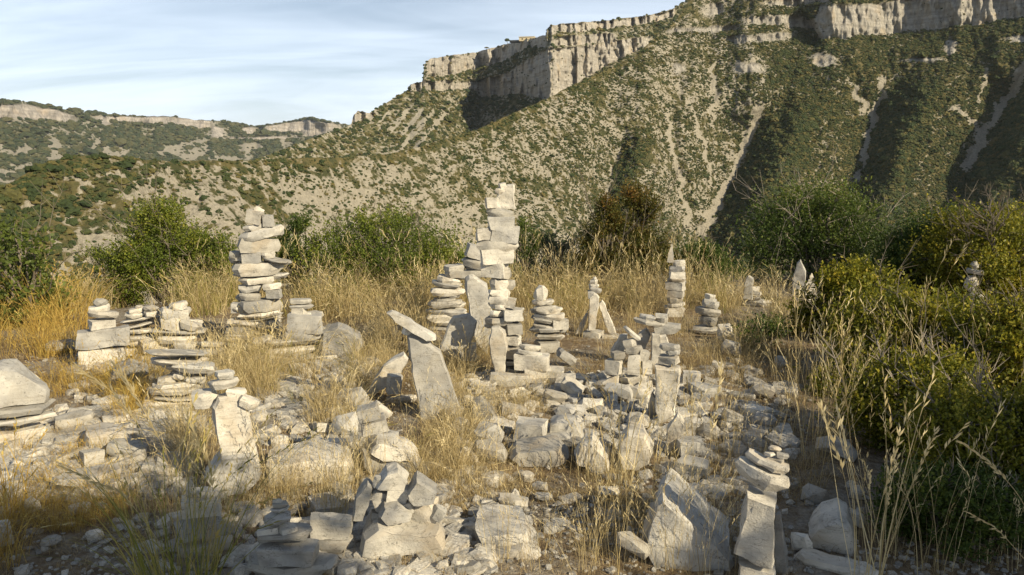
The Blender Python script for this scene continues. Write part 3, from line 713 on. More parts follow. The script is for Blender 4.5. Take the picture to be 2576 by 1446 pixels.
cairn('highest central tower of stacked blocks ending in a tall pointed piece', (1262, 950),
      [(1256, 458, 1273, 477, -20, 'b'), (1243, 470, 1271, 492, -8, 'r'), ('o', O(943.4, 427.6, 2.554, [(775, 175), (800, 140), (848, 92), (892, 90), (888, 200), (903, 252), (775, 244)]), .11, .22),
       (1221, 497, 1249, 525, 0, 'b'), (1222, 521, 1296, 551, 8, 's', .6), (1226, 541, 1291, 580, 0, 'b', .8), (1234, 568, 1309, 614, 4, 'b', .6), (1197, 573, 1240, 606, -5, 'b'),
       (1190, 601, 1314, 638, 5, 's', .45), (1206, 624, 1297, 668, -3, 'b', .5), (1212, 657, 1274, 702, 0, 'b'), (1225, 676, 1289, 731, 0, 'b'), (1228, 726, 1284, 748, 0, 's'),
       (1226, 740, 1283, 770, 0, 's'), (1270, 748, 1298, 778, 10, 'b'), (1230, 764, 1274, 798, 0, 'b'), (1262, 774, 1314, 812, 0, 'b'), (1216, 795, 1290, 826, 0, 's'), (1272, 812, 1312, 845, 0, 'b'),
       ('o', O(943.4, 427.6, 2.554, [(750, 1003), (800, 998), (832, 1030), (852, 1150), (846, 1212), (832, 1316), (780, 1310), (745, 1200), (733, 1080)]), .12, -.12), (1272, 843, 1310, 872, 0, 'b'), (1262, 868, 1316, 910, 0, 'b'), (1250, 905, 1330, 948, 0, 'b')], thick=720)
cairn('stepped side stack of slabs leaning against the left of the central tower', (1130, 830),
      [(1171, 612, 1218, 657, 18, 'b'), (1162, 648, 1225, 682, 14, 's'), (1117, 665, 1171, 690, -6, 's'), (1117, 680, 1225, 702, 2, 's', .4), (1093, 693, 1162, 721, 8, 's'), (1083, 709, 1165, 745, 6, 's'),
       (1083, 734, 1155, 763, 3, 'b', .6), (1064, 757, 1182, 795, 0, 's', .5), (1068, 788, 1180, 812, -3, 's', .5), (1080, 806, 1178, 834, 0, 's')], thick=680)
cairn('tall narrow upright slab standing in front of the central tower', (1205, 895),
      [('o', O(943.4, 427.6, 2.554, [(580, 690), (600, 668), (627, 665), (716, 728), (722, 900), (757, 960), (722, 1180), (660, 1150), (618, 1020), (585, 800)]), .17)], group=None, cat='standing stone', name='standing_stone')
cairn('broad grey slab leaning left of the tall upright slab over small blocks', (1150, 925),
      [('o', O(943.4, 427.6, 2.554, [(500, 930), (600, 922), (652, 968), (632, 1050), (600, 1120), (560, 1230), (440, 1180), (410, 1160), (460, 1010)]), .1), (1160, 862, 1200, 914, 0, 'b')], group=None, cat='standing stone', name='leaning_slab')
cairn('big white leaning slab with a long thin slab balanced on its top like a beak', (1095, 1052),
      [('o', [(1027, 838), (1048, 840), (1110, 878), (1134, 940), (1162, 1028), (1152, 1050), (1062, 1066), (1048, 1000), (1034, 930)], .13),
       ('o', [(974, 784), (984, 780), (1034, 802), (1094, 848), (1096, 856), (1078, 856), (1030, 830), (990, 802)], .12, -.04), (1012, 820, 1046, 846, 10, 'b')], cat='cairn', group=None)
cairn('grey slab leaning right, small block in its crook, beside the beak topped white slab', (980, 1012),
      [('o', [(922, 990), (962, 915), (1018, 886), (1028, 900), (1002, 945), (966, 966), (936, 992)], .12, .15), (974, 940, 1010, 994, 8, 'b'), (966, 996, 1053, 1020, -2, 's', .5)], group=None, name='leaning_slab', cat='standing stone')
cairn('cairn of five angular stones topped by an upright white egg-shaped stone', (1376, 892),
      [(1341, 713, 1381, 769, 6, 'r', .7), (1341, 755, 1402, 787, -4, 's'), (1342, 775, 1421, 810, 0, 's', .6), (1338, 800, 1400, 832, 10, 's'), (1388, 800, 1429, 834, 0, 'b'), (1338, 824, 1416, 858, 0, 's', .6), (1348, 854, 1404, 892, 0, 'b')], thick=780)
cairn('low grey block carrying two small curved slabs, below the egg topped cairn', (1352, 965),
      [(1300, 865, 1364, 886, 8, 's', .5), (1299, 876, 1367, 902, 14, 's', .5), (1289, 890, 1390, 936, 3, 'b', .6), (1308, 925, 1423, 967, 2, 'b', .5)])
cairn('tripod of upright slabs carrying a tiny pebble stack with a pale tip', (1505, 850),
      [(1491, 695, 1502, 706, 0, 'r'), (1483, 702, 1505, 717, -6, 's'), (1479, 714, 1508, 725, 4, 's'), (1479, 720, 1516, 739, 14, 's'), (1478, 730, 1500, 753, 0, 'b'),
       ('o', O(1383.6, 566, 3.832, [(380, 690), (420, 648), (455, 655), (478, 690), (455, 820), (435, 1015), (370, 1010), (378, 850)]), .07), ('o', O(1383.6, 566, 3.832, [(470, 760), (500, 712), (530, 760), (640, 1040), (575, 1045), (500, 870)]), .05, .06),
       ('o', O(1383.6, 566, 3.832, [(370, 810), (372, 850), (300, 1050), (240, 1050)]), .05, .08), (1468, 830, 1516, 862, 0, 'b'), (1410, 845, 1480, 878, 0, 'b'), (1512, 840, 1568, 864, 0, 'b')])
cairn('slender distant tower of eight slabs topped by a needle shaped stone', (1698, 800),
      [(1679, 612, 1696, 660, 0, 'p'), (1690, 654, 1726, 672, -4, 's'), (1680, 668, 1725, 685, -4, 's'), (1683, 681, 1724, 703, 0, 'b'), (1676, 698, 1725, 711, 0, 's'), (1676, 706, 1722, 734, 0, 'b'), (1677, 729, 1720, 750, 0, 'b'), (1676, 746, 1719, 774, 0, 'b'), (1674, 770, 1720, 800, 0, 'b')], thick=660)
cairn('small round cairn of flat stones tapering upward, beside grass and a grey boulder', (1776, 843),
      [(1771, 739, 1801, 755, 6, 's'), (1769, 750, 1803, 765, 0, 's'), (1765, 755, 1809, 778, 8, 's'), (1748, 774, 1814, 798, 6, 's'), (1758, 795, 1808, 820, 4, 's'), (1740, 818, 1808, 843, 0, 's')])
cairn('short upright slab with three little slabs stacked on its right, before the dark bush', (1898, 772),
      [('o', [(1868, 750), (1876, 700), (1883, 692), (1896, 698), (1893, 754)], .08), (1888, 720, 1910, 735, 0, 's'), (1888, 733, 1914, 747, 0, 's'), (1884, 745, 1915, 756, 0, 's'), (1864, 751, 1938, 774, 0, 's')])
cairn('two pointed upright stones half hidden by leafy sprigs in front of the big dark bush', (2022, 762),
      [('o', [(1990, 745), (1994, 700), (2004, 660), (2014, 652), (2027, 680), (2028, 738)], .1), (2024, 686, 2058, 762, 0, 'p'), (1992, 735, 2050, 765, 0, 's')], cat='standing stone', name='standing_stone', group=None)
cairn('pale lumpy cairn with a small round head amid the yellow bushes at right', (2446, 800),
      [(2440, 655, 2463, 680, 0, 'r'), (2430, 674, 2475, 693, 10, 's'), (2424, 688, 2460, 741, 0, 'r'), (2434, 734, 2474, 762, 0, 'r'), (2430, 756, 2472, 800, 0, 'b')])
cairn('single narrow pointed white stone, farthest right among the yellow bushes', (2508, 745), [(2496, 646, 2520, 745, 0, 'p')], cat='standing stone', name='standing_stone', group=None)
cairn('table-like cairn with a broad dark slab on two legs and white blocks on top', (1660, 930),
      [(1649, 788, 1680, 803, 0, 'b'), (1606, 792, 1652, 808, 5, 's'), (1648, 799, 1683, 816, -4, 's'), (1591, 801, 1694, 829, 10, 's', .5), (1640, 812, 1714, 843, 3, 's', .6),
       ('o', [(1640, 836), (1662, 834), (1664, 926), (1636, 930)], .12), ('o', [(1658, 842), (1676, 838), (1690, 880), (1694, 930), (1664, 930)], .1), ('o', [(1606, 838), (1626, 824), (1636, 840), (1616, 905), (1596, 880)], .08, .1)])
cairn('tall leaning pillar stone carrying three jutting slabs, in front of the table-like cairn', (1678, 1066),
      [(1657, 866, 1712, 884, -3, 's'), (1671, 878, 1712, 897, -10, 's'), (1656, 893, 1706, 921, 0, 'b'),
       ('o', [(1650, 918), (1709, 920), (1712, 931), (1707, 991), (1698, 1046), (1659, 1064), (1646, 1028), (1649, 960)], .15), ('o', [(1626, 1050), (1640, 985), (1652, 1000), (1660, 1060)], .08, .1)])
cairn('crooked cairn with a tilted thin slab on a square pillar, left of the pillar', (1590, 985),
      [(1567, 824, 1613, 858, 38, 's'), (1565, 850, 1602, 880, -15, 's'), (1570, 868, 1618, 893, -6, 's'), ('o', [(1536, 886), (1560, 842), (1580, 838), (1572, 880), (1556, 892)], .08, .1),
       (1578, 887, 1613, 948, 0, 'b'), (1535, 884, 1576, 906, -3, 's'), (1524, 902, 1566, 948, 0, 'b'), (1558, 936, 1631, 980, -14, 's', .6), (1612, 905, 1640, 945, 0, 'b'), (1604, 880, 1632, 912, 10, 'b')])
cairn('mushroom shaped cairn in the shade at lower right with cream pebbles on a tilted plate', (1905, 1475),
      [(1930, 1121, 1967, 1139, 6, 'r'), (1921, 1136, 1952, 1152, 0, 's'), (1948, 1138, 1986, 1158, 8, 's'), (1936, 1151, 1970, 1170, 0, 'b'), (1870, 1146, 1989, 1189, 14, 's', .55), (1838, 1160, 1988, 1243, 16, 's', .55),
       ('o', [(1880, 1226), (1952, 1244), (1952, 1300), (1943, 1420), (1918, 1422), (1844, 1400), (1860, 1305)], .16), ('o', [(1856, 1400), (1948, 1412), (1948, 1476), (1854, 1476)], .17, .01), ('o', [(1950, 1290), (1964, 1286), (1968, 1350), (1990, 1476), (1950, 1476)], .1, .1)])
cairn('tall waisted standing stone like a torso with flat stones around its shoulders', (590, 1250),
      [('o', [(528, 1010), (545, 985), (596, 978), (618, 1005), (632, 1070), (634, 1110), (648, 1150), (655, 1190), (560, 1180), (556, 1120), (538, 1070)], .15), ('o', [(513, 1180), (555, 1128), (640, 1128), (662, 1210), (620, 1246), (545, 1244)], .22, -.04),
       (482, 980, 550, 1030, -8, 's'), (521, 953, 606, 984, -6, 's'), (565, 975, 622, 1010, 8, 's'), (600, 990, 650, 1040, 30, 's'), (540, 930, 590, 960, 0, 's')], cat='standing stone', name='standing_stone', group=None)
cairn('cairn with two tilted cube stones above a bright white split boulder', (975, 1198),
      [(897, 1017, 956, 1064, -14, 'b'), (905, 1054, 976, 1099, -12, 'b'), (912, 1084, 1004, 1142, 6, 's'), ('o', [(928, 1120), (950, 1103), (1020, 1112), (1050, 1140), (1057, 1166), (1010, 1160), (960, 1152)], .22),
       ('o', [(912, 1118), (930, 1140), (975, 1158), (1004, 1180), (985, 1192), (930, 1190), (916, 1160)], .2, .02), (960, 1150, 1058, 1204, 0, 'b', .5)])
cairn('jumble of angular blocks heaped on a huge smooth boulder, bottom centre', (1015, 1385),
      [('o', [(943, 1222), (972, 1178), (1000, 1172), (1028, 1204), (1020, 1236), (985, 1232), (960, 1216)], .14), ('o', [(1022, 1232), (1048, 1194), (1100, 1232), (1092, 1262), (1040, 1270), (1028, 1258)], .14, -.03), ('o', [(886, 1306), (896, 1240), (925, 1208), (936, 1218), (926, 1270), (912, 1310)], .1),
       ('o', [(928, 1236), (946, 1222), (986, 1234), (990, 1262), (970, 1290), (940, 1280)], .12, .02), (970, 1226, 1030, 1276, 5, 'b'), (936, 1196, 972, 1236, 20, 's'), (1000, 1262, 1040, 1300, -15, 'b'), (930, 1284, 985, 1326, 12, 's'), (1086, 1268, 1122, 1320, 30, 's'), ('o', [(950, 1290), (965, 1262), (1000, 1262), (1036, 1290), (1034, 1312), (975, 1318)], .12, -.05), (1022, 1244, 1116, 1332, 10, 'a'),
       ('o', [(905, 1375), (915, 1300), (950, 1275), (1040, 1290), (1106, 1300), (1128, 1360), (1118, 1384), (1000, 1396), (925, 1392)], .42, -.07)])
cairn('shaded cairn with thin plates above a round stone on a wide flat slab', (725, 1480),
      [(684, 1255, 712, 1270, 10, 's'), (680, 1264, 729, 1280, 6, 's'), (678, 1275, 731, 1292, 0, 's'), (657, 1288, 740, 1333, -4, 'r', .8), (648, 1326, 708, 1360, -6, 'b'), (700, 1321, 748, 1350, 0, 'b'), (634, 1330, 792, 1378, 0, 's', .75), (650, 1368, 700, 1386, 0, 's'), (645, 1372, 808, 1428, 2, 'b', .55),
       (605, 1402, 862, 1484, 0, 's', .6)])
cairn('shaded cairn of square blocks with a small spike on top, behind green grass blades', (500, 1400),
      [(462, 1203, 494, 1253, -6, 'p'), (476, 1222, 512, 1252, 0, 'r'), (486, 1229, 550, 1260, 8, 's'), (458, 1240, 556, 1314, 0, 'b', .6), (438, 1306, 571, 1366, 0, 'b', .5), (448, 1358, 590, 1404, 0, 'b', .5)])
cairn('low stack of two cream blocks at the right of the shaded plate cairn', (836, 1402), [(772, 1300, 894, 1360, 2, 'b', .55), (778, 1350, 906, 1404, 2, 's', .6)])
# ------------------------------------------------------------------ boulders lying on the ground, each a thing of its own
def boulder(label, spec, base=None, mat=None, dz=0.0):
    if spec[0] == 'o': bx = sum(p[0] for p in spec[1]) / len(spec[1]); by = max(p[1] for p in spec[1])
    else: bx, by = (spec[0] + spec[2]) / 2, spec[3]
    if base: by = base
    _, Y = gnd(bx, by)
    o = place_stone(None, Vector((0, 0, 0)), spec, float(Y), 'boulder', mat=mat)
    tag(o, label, 'boulder', 'loose boulders lying between the cairns')
    return o
B = boulder
B('round grey boulder at the left end of the row of boulders', (1182, 1060, 1269, 1128, 0, 'a'))
B('wedge shaped grey rock in front of the round boulder of the row', (1187, 1112, 1294, 1172, 14, 'a'))
B('small pale pyramid rock, lowest at the left of the boulder row', (1138, 1120, 1205, 1168, 0, 'p', .9))
B('upright white block with a dark left face, in the back of the boulder row', (1292, 1050, 1378, 1124, 0, 'b'))
B('bright angular boulder sloping right, in the back of the boulder row', ('o', [(1374, 1100), (1385, 1056), (1400, 1050), (1446, 1050), (1469, 1098), (1440, 1110)], .2))
B('grey rounded stone wedged below the bright sloping boulder', (1368, 1080, 1454, 1121, 0, 'r'))
B('long potato shaped boulder in front of the upright white block', ('o', [(1278, 1142), (1296, 1120), (1350, 1113), (1410, 1112), (1434, 1136), (1430, 1158), (1405, 1172), (1300, 1172)], .26))
B('boulder with a sunlit white face at the right end of the boulder row', ('o', [(1445, 1150), (1466, 1104), (1490, 1098), (1530, 1136), (1536, 1180), (1500, 1186), (1450, 1168)], .24))
B('large speckled grey boulder behind the dry stalks, left of the square block', ('o', [(1556, 1150), (1562, 1090), (1582, 1074), (1622, 1078), (1644, 1120), (1636, 1160), (1600, 1188), (1566, 1180)], .26))
B('half shaded rock behind the large speckled boulder', (1580, 1038, 1630, 1088, -20, 'a'))
B('upright blade shaped white stone at the foot of the tall pillar', ('o', [(1674, 1140), (1678, 1075), (1706, 1034), (1722, 1058), (1716, 1090), (1682, 1146)], .1))
B('white stone with an upturned point right of the blade shaped stone', ('o', [(1708, 1098), (1722, 1056), (1764, 1054), (1740, 1090)], .12))
B('square cream block at the foot of the blade shaped stone', (1699, 1099, 1771, 1158, 0, 'b'))
B('low mottled block directly below the square cream block', (1700, 1154, 1788, 1200, 0, 'b'))
B('flat white rock above the boulder row, in the centre of the clearing', (1450, 1000, 1527, 1044, 6, 'a'))
B('slanting pale slab above and left of the flat white rock', (1362, 980, 1434, 1020, 18, 's'))
B('low white rock just above the bright sloping boulder', (1392, 1020, 1478, 1054, 4, 'a'))
B('leaning grey wedge behind the flat white rock', (1408, 950, 1472, 1006, 30, 's'))
B('brownish leaning rock between the white slab and the boulder row', ('o', [(1186, 1062), (1190, 1006), (1208, 998), (1230, 1016), (1256, 1060)], .16))
B('low grey rock at the foot of the big white leaning slab', (1114, 1026, 1175, 1060, -6, 's'))
B('small white stone near the brown leaning rock', (1138, 1052, 1184, 1084, 10, 'a'))
B('long white chip on the gravel below the boulder row', (1248, 1250, 1336, 1288, 8, 's'))
B('small white oblong stone alone in the straw below the potato shaped boulder', (1305, 1188, 1346, 1216, 8, 's'))
B('cream triangular pebble left of the small oblong stone', (1283, 1226, 1310, 1256, 0, 'p', .8))
B('grey stone beside the gravel patch, right of the triangular pebble', (1335, 1214, 1384, 1238, -4, 'a'))
B('grey flat stone in the gravel patch', (1342, 1240, 1392, 1264, 0, 's'))
B('pale stone at the right rim of the gravel patch', (1500, 1222, 1560, 1256, 0, 'a'))
B('broad sharp edged boulder half in shadow, left of the gravel patch', ('o', [(1192, 1308), (1326, 1306), (1336, 1325), (1262, 1350), (1230, 1390), (1208, 1376)], .3))
B('shaded slab low in front of the broad sharp edged boulder', ('o', [(1190, 1400), (1230, 1372), (1316, 1342), (1362, 1398), (1300, 1408)], .3))
B('pale domed boulder cut by the bottom edge, right of centre', ('o', [(1246, 1470), (1272, 1404), (1316, 1380), (1400, 1382), (1436, 1406), (1440, 1470)], .3, .1), base=1446)
B('great ridge shaped boulder with a sunlit sloping back, lower right', ('o', [(1640, 1262), (1652, 1222), (1668, 1213), (1700, 1230), (1756, 1276), (1816, 1330), (1852, 1366), (1856, 1470), (1700, 1470), (1650, 1420), (1632, 1340)], .42, .1), base=1446)
B('rounded upright stone standing before the great ridge shaped boulder', ('o', [(1620, 1384), (1618, 1330), (1634, 1282), (1664, 1268), (1680, 1292), (1678, 1384)], .16), base=1400)
B('pale stone leaning low at the left of the great ridge boulder', (1546, 1340, 1640, 1412, 24, 'a'), base=1430)
B('large bluish white boulder in the shade right of the mushroom cairn', ('o', [(2036, 1386), (2030, 1340), (2060, 1300), (2108, 1280), (2136, 1290), (2152, 1330), (2150, 1386)], .3))
B('rock with a rough lit top behind the large bluish boulder', (2120, 1284, 2180, 1330, 10, 'a'))
B('small white stone pair with a lit face above the bluish boulder', (2010, 1228, 2092, 1278, 6, 'a'))
B('small pointed grey stone in shade, beside the white stone pair', (2136, 1216, 2178, 1262, 0, 'p', .9))
B('smooth grey boulder under the bushes at the right rim of the path', (2048, 1100, 2166, 1158, 8, 'a'))
B('dim rock at the foot of the mushroom cairn', (1984, 1340, 2046, 1396, -10, 'a'))
B('long flat slab in deep shade at the bottom right', (1988, 1400, 2224, 1476, 0, 's', .5), base=1446)
B('big cream boulder behind the squat cairn with the mushroom cap', ('o', [(806, 893), (808, 825), (850, 812), (872, 818), (884, 830), (908, 845), (918, 875), (900, 895)], .3))
B('long low cream boulder lying right of the torso shaped stone', ('o', [(664, 1216), (670, 1140), (720, 1134), (800, 1126), (880, 1132), (902, 1160), (896, 1216)], .35))
B('pale boulder with a flat top left of the tilted cube cairn', (828, 1040, 906, 1106, 4, 'a'))
B('group-size rough rock behind the tilted cube cairn', (840, 978, 934, 1040, -6, 'a'))
B('tilted white plate below the beak slab cairn, left of its foot', (938, 1010, 984, 1060, 40, 's'))
B('white rock half hidden in the straw left of the beak slab', (986, 815, 1030, 858, -14, 'b'))
B('rough rock in straw at the far left of the block stack', (114, 852, 190, 890, 0, 'a'))
B('dark slab leaning in the shadow below the two cream blocks', ('o', [(270, 960), (282, 920), (330, 905), (372, 925), (376, 975), (300, 985)], .25))
B('grey slab lying tilted below the two cream blocks', (238, 914, 300, 960, 24, 's'))
B('white slab beside the banded boulder pile at left', (134, 1044, 238, 1086, -2, 's'))
B('cream tilted block with a shadowed left end, centre of the left rubble', ('o', [(210, 1112), (216, 1078), (262, 1072), (310, 1080), (334, 1108), (300, 1138), (236, 1140)], .24))
B('pale slab under the right of the cream tilted block', (268, 1112, 378, 1168, 10, 's'))
B('small square stone below the white slab at left', (204, 1132, 256, 1184, 6, 'b'))
B('broad flat slab like a doorstep in the left foreground', (140, 1178, 312, 1246, 0, 's', .8))
B('rubble stone left of the doorstep-like slab', (136, 1092, 204, 1128, 0, 'a'))
B('low white rock above the white slab at left', (166, 1022, 238, 1052, 0, 'a'))
B('pale slab in the grass under the stepped grey pile', (236, 1000, 330, 1030, -3, 's'))
B('flat white plate between left rubble and stepped grey pile', (258, 1044, 330, 1076, -4, 's'))
B('speckled stones at the foot of the torso shaped stone, in grass', (478, 1040, 530, 1100, 0, 'a'))
B('cream stone on the left edge above the bottom corner', (58, 1242, 100, 1300, -20, 'a'))
B('flat pale stone at the very left edge near the bottom', (-30, 1300, 36, 1392, 0, 'a'))
B('white oval stone in the shaded straw at bottom left', (172, 1270, 228, 1296, 4, 's'))
B('small bright stone in the bottom left shade', (216, 1336, 262, 1366, 6, 's'))
B('round white stone low in the bottom left corner', (100, 1346, 158, 1386, -8, 'r'))
B('blue-grey slab in shade at the bottom centre, left of the domed boulder', ('o', [(1000, 1450), (1010, 1420), (1060, 1404), (1120, 1410), (1128, 1450)], .25), base=1446)
B('pale triangular rock at the bottom edge beneath the huge smooth boulder', ('o', [(880, 1450), (920, 1424), (990, 1402), (1002, 1450)], .22), base=1446)
B('grey boulder under the right of the round flat stone cairn', (1804, 812, 1846, 860, -10, 'a'))
B('pale rock in brown grass below the grey boulder', (1814, 856, 1868, 900, 10, 'a'))
B('flat rock ledge in shade on the path at right', (1716, 970, 1820, 1002, 3, 's'))
B('tilted striped rock in the middle of the shaded path', (1812, 1032, 1870, 1072, 18, 's'))
B('blue-white slab behind the tilted striped rock', (1860, 1024, 1950, 1058, 4, 's'))
B('grey rock right of the tilted striped rock', (1884, 1040, 1960, 1078, 4, 'a'))
B('small pale rock in dark grass beside the path', (1788, 908, 1824, 936, 16, 'a'))
B('grey ledge stone at the right rim of the path, in shadow', (1886, 966, 1952, 1004, 6, 'a'))
B('grey block under the right foot of the tall pillar stone', (1716, 932, 1764, 972, 0, 'b'))
B('white slanted slab right of the cairn with two curved slabs', (1400, 876, 1448, 924, 38, 's'))
B('grey slab lying flat before the lower standing stone of the central tower', (1220, 940, 1346, 976, 4, 's', .5))
B('low slab lit on top, left of the flat grey slab', (1170, 958, 1240, 984, 12, 's'))
B('white pointed stone left below the crooked cairn', (1490, 944, 1562, 986, -20, 'a'))
B('rough rock at the base of the crooked cairn', (1516, 962, 1598, 1018, 0, 'a'))
B('pale sloping rock right of the base of the crooked cairn', (1580, 968, 1646, 1014, 14, 'a'))
# ------------------------------------------------------------------ loose stones that belong to the ground, and the gravel between them
lib = [rock_mesh(1.0, hh, dd, kk, 900 + i, M_WARM if i % 3 else M_GREY, Lf=4, passes=2) for i, (hh, dd, kk) in enumerate([(.32, .8, 's'), (.5, .7, 'a'), (.25, .9, 's'), (.6, .8, 'a'), (.4, .6, 's'), (.55, .75, 'b'), (.3, .7, 's'), (.7, .8, 'a'), (.45, .9, 'a'), (.22, .6, 's')])]
zones = [  # x0, y0, x1, y1, count, size low, size high (in px)
    (1180, 1180, 1640, 1340, 28, 22, 64), (1660, 900, 2000, 1180, 38, 24, 78), (1640, 1160, 2000, 1330, 18, 20, 54), (0, 1040, 480, 1240, 66, 45, 120), (0, 1240, 460, 1446, 24, 30, 90),
    (640, 900, 940, 1120, 34, 36, 84), (860, 1200, 1260, 1446, 30, 36, 100), (1130, 960, 1660, 1120, 40, 34, 80), (560, 1250, 900, 1446, 16, 36, 90), (1950, 1200, 2250, 1446, 14, 20, 60)]
cnt = 0
for (x0, y0, x1, y1, n, s0_, s1_) in zones:
    for k in range(n):
        a, b = rng.uniform(x0, x1), rng.uniform(y0, y1)
        X, Y = gnd(a, b); s = math.exp(rng.uniform(math.log(s0_), math.log(s1_))) * float(Y) / (F * cp)
        o = bpy.data.objects.new('stone', lib[rng.randint(len(lib))]); COL.objects.link(o)
        o.parent = ground; o.location = (float(X), float(Y), float(zg(X, Y)) + s * .06); o.scale = (s, s * rng.uniform(.7, 1.2), s * rng.uniform(.5, 1.0))
        o.rotation_euler = (rng.uniform(-.25, .25), rng.uniform(-.25, .25), rng.uniform(0, 6.28)); cnt += 1
libp = hidden_collection('pebble_variants', [rock_mesh(1.0, hh, .8, kk, 950 + i, M_WARM if i % 2 else M_GREY, Lf=2, passes=1) for i, (hh, kk) in enumerate([(.4, 's'), (.6, 'a'), (.3, 's'), (.7, 'a'), (.35, 's'), (.5, 'b')])])
m_ = 2300
zs = [(0, 1030, 480, 1250, .32), (620, 900, 940, 1120, .14), (1120, 940, 1660, 1120, .2), (860, 1180, 1240, 1446, .08), (180, 880, 560, 1010, .1), (1660, 900, 2000, 1250, .12), (560, 1250, 900, 1446, .04)]
A_, B_, S_ = [], [], []
for (x0, y0, x1, y1, q) in zs:
    k = int(m_ * q); A_.append(rng.uniform(x0, x1, k)); B_.append(rng.uniform(y0, y1, k)); S_.append(np.exp(rng.uniform(np.log(.045), np.log(.17), k)))
A_, B_, S_ = np.concatenate(A_), np.concatenate(B_), np.concatenate(S_)
X, Y = gnd(A_, B_); k = len(X)
scatter('limestone_rubble', np.stack([X, Y, zg(X, Y) + S_ * .06], -1), np.stack([rng.uniform(-.3, .3, k), rng.uniform(-.3, .3, k), rng.uniform(0, 6.28, k)], -1), np.stack([S_, S_ * rng.uniform(.6, 1.1, k), S_ * rng.uniform(.5, 1, k)], -1), libp)
n = 6500
a = rng.uniform(-300, 2900, n * 3); b = rng.uniform(745, 1500, n * 3)
X, Y = gnd(a, b)
dens = 0.06 + 1.2 * sstep(fbm(X * 1.1, Y * 1.1, 301, 3), -0.1, 0.4)
for (x0, y0, x1, y1, w_) in [(1200, 1220, 1640, 1340, 2.2), (1660, 930, 2000, 1300, 1.6), (0, 1040, 460, 1240, 1.2)]:
    dens = dens + w_ * ((a > x0) & (a < x1) & (b > y0) & (b < y1))
k = rng.choice(len(a), n, replace=False, p=dens / dens.sum())
X, Y = X[k], Y[k]
s = np.exp(rng.uniform(np.log(.010), np.log(.042), n))
scatter('gravel', np.stack([X, Y, zg(X, Y) + s * .1], -1), np.stack([rng.uniform(-.3, .3, n), rng.uniform(-.3, .3, n), rng.uniform(0, 6.28, n)], -1), np.stack([s, s, s * rng.uniform(.5, 1, n)], -1), libp)
# ------------------------------------------------------------------ grass
def tuft(name, seed, mat, n, h, spread, width, droop, head, lean=0.25, segs=5):
    R = np.random.RandomState(seed)
    V, Fc, A = [], [], []
    def ribbon(P, Wd, side, c):
        b = len(V)
        for p, w in zip(P, Wd): V.append(p - side * w); V.append(p + side * w)
        for k in range(len(P) - 1): Fc.append((b + 2 * k, b + 2 * k + 1, b + 2 * k + 3, b + 2 * k + 2)); A.append(c)
    for i in range(n):
        a = R.rand() * 6.283; r = spread * math.sqrt(R.rand()) * .5
        base = np.array([math.cos(a) * r, math.sin(a) * r, -0.01])
        L = h * R.uniform(.45, 1.1); a2 = a + R.randn() * .8
        l0 = abs(R.randn()) * lean; dr = droop * R.uniform(.3, 1.6)
        t = np.linspace(0, 1, segs + 1)
        ang = l0 + dr * t ** 2
        dz = np.cos(ang) * L / segs; dr_ = np.sin(ang) * L / segs
        z = np.concatenate([[0], np.cumsum(dz[1:])]); q = np.concatenate([[0], np.cumsum(dr_[1:])])
        P = base[None, :] + np.stack([np.cos(a2) * q, np.sin(a2) * q, z], -1)
        P = P + np.stack([np.sin(t * 5 + i) * .01, np.cos(t * 4 + i) * .01, t * 0], -1) * h
        sa = R.rand() * 3.14; side = np.array([math.cos(sa), math.sin(sa), 0])
        w = width * R.uniform(.6, 1.3)
        c = R.rand()
        ribbon(P, w * (1 - t * .75), side, c)
        if R.rand() < head:                       # seed head: a few short spikelets round the tip
            tip, tan = P[-1], (P[-1] - P[-2]); tan = tan / (np.linalg.norm(tan) + 1e-9)
            hl = L * R.uniform(.14, .24)
            for s_ in range(7):
                o = tip - tan * hl * (s_ / 6.5); d = tan * .9 + np.array([R.randn(), R.randn(), R.randn() * .4]) * .28
                sd = np.cross(d, [0.3, 0.5, 0.8]); sd = sd / np.linalg.norm(sd)
                m = hl * .16
                b = len(V); V.extend([o, o + d * m + sd * width * 1.5, o + d * m * 2.0, o + d * m - sd * width * 1.5]); Fc.append((b, b + 1, b + 2, b + 3)); A.append(min(1, c + .25))
    return mesh_np(name, V, Fc, mat, False, None, {'rnd': A})
c_straw = hidden_collection('straw_tuft_variants', [tuft('straw_tuft_variant', 10 + k, M_STRAW, 26, 1.0, .42, .0040, 1.0, .35, .3) for k in range(8)])
c_gold = hidden_collection('gold_tuft_variants', [tuft('gold_tuft_variant', 30 + k, M_GOLDGRASS, 34, 1.0, .5, .0042, .9, .4, .28) for k in range(6)])
c_stalk = hidden_collection('stalk_variants', [tuft('stalk_variant', 50 + k, M_STRAW, 9, 1.0, .30, .0024, .35, .9, .14, 6) for k in range(8)])
c_lit = hidden_collection('litter_variants', [tuft('litter_variant', 70 + k, M_LITTER, 30, 1.0, .9, .008, 1.9, 0, .9) for k in range(6)])
KEEPOUT = [(1850, 765, 1950, 830), (1980, 755, 2070, 830), (2420, 790, 2540, 850), (1740, 835, 1815, 870), (190, 915, 330, 960), (1670, 798, 1730, 830), (390, 900, 560, 930), (660, 893, 830, 915)]
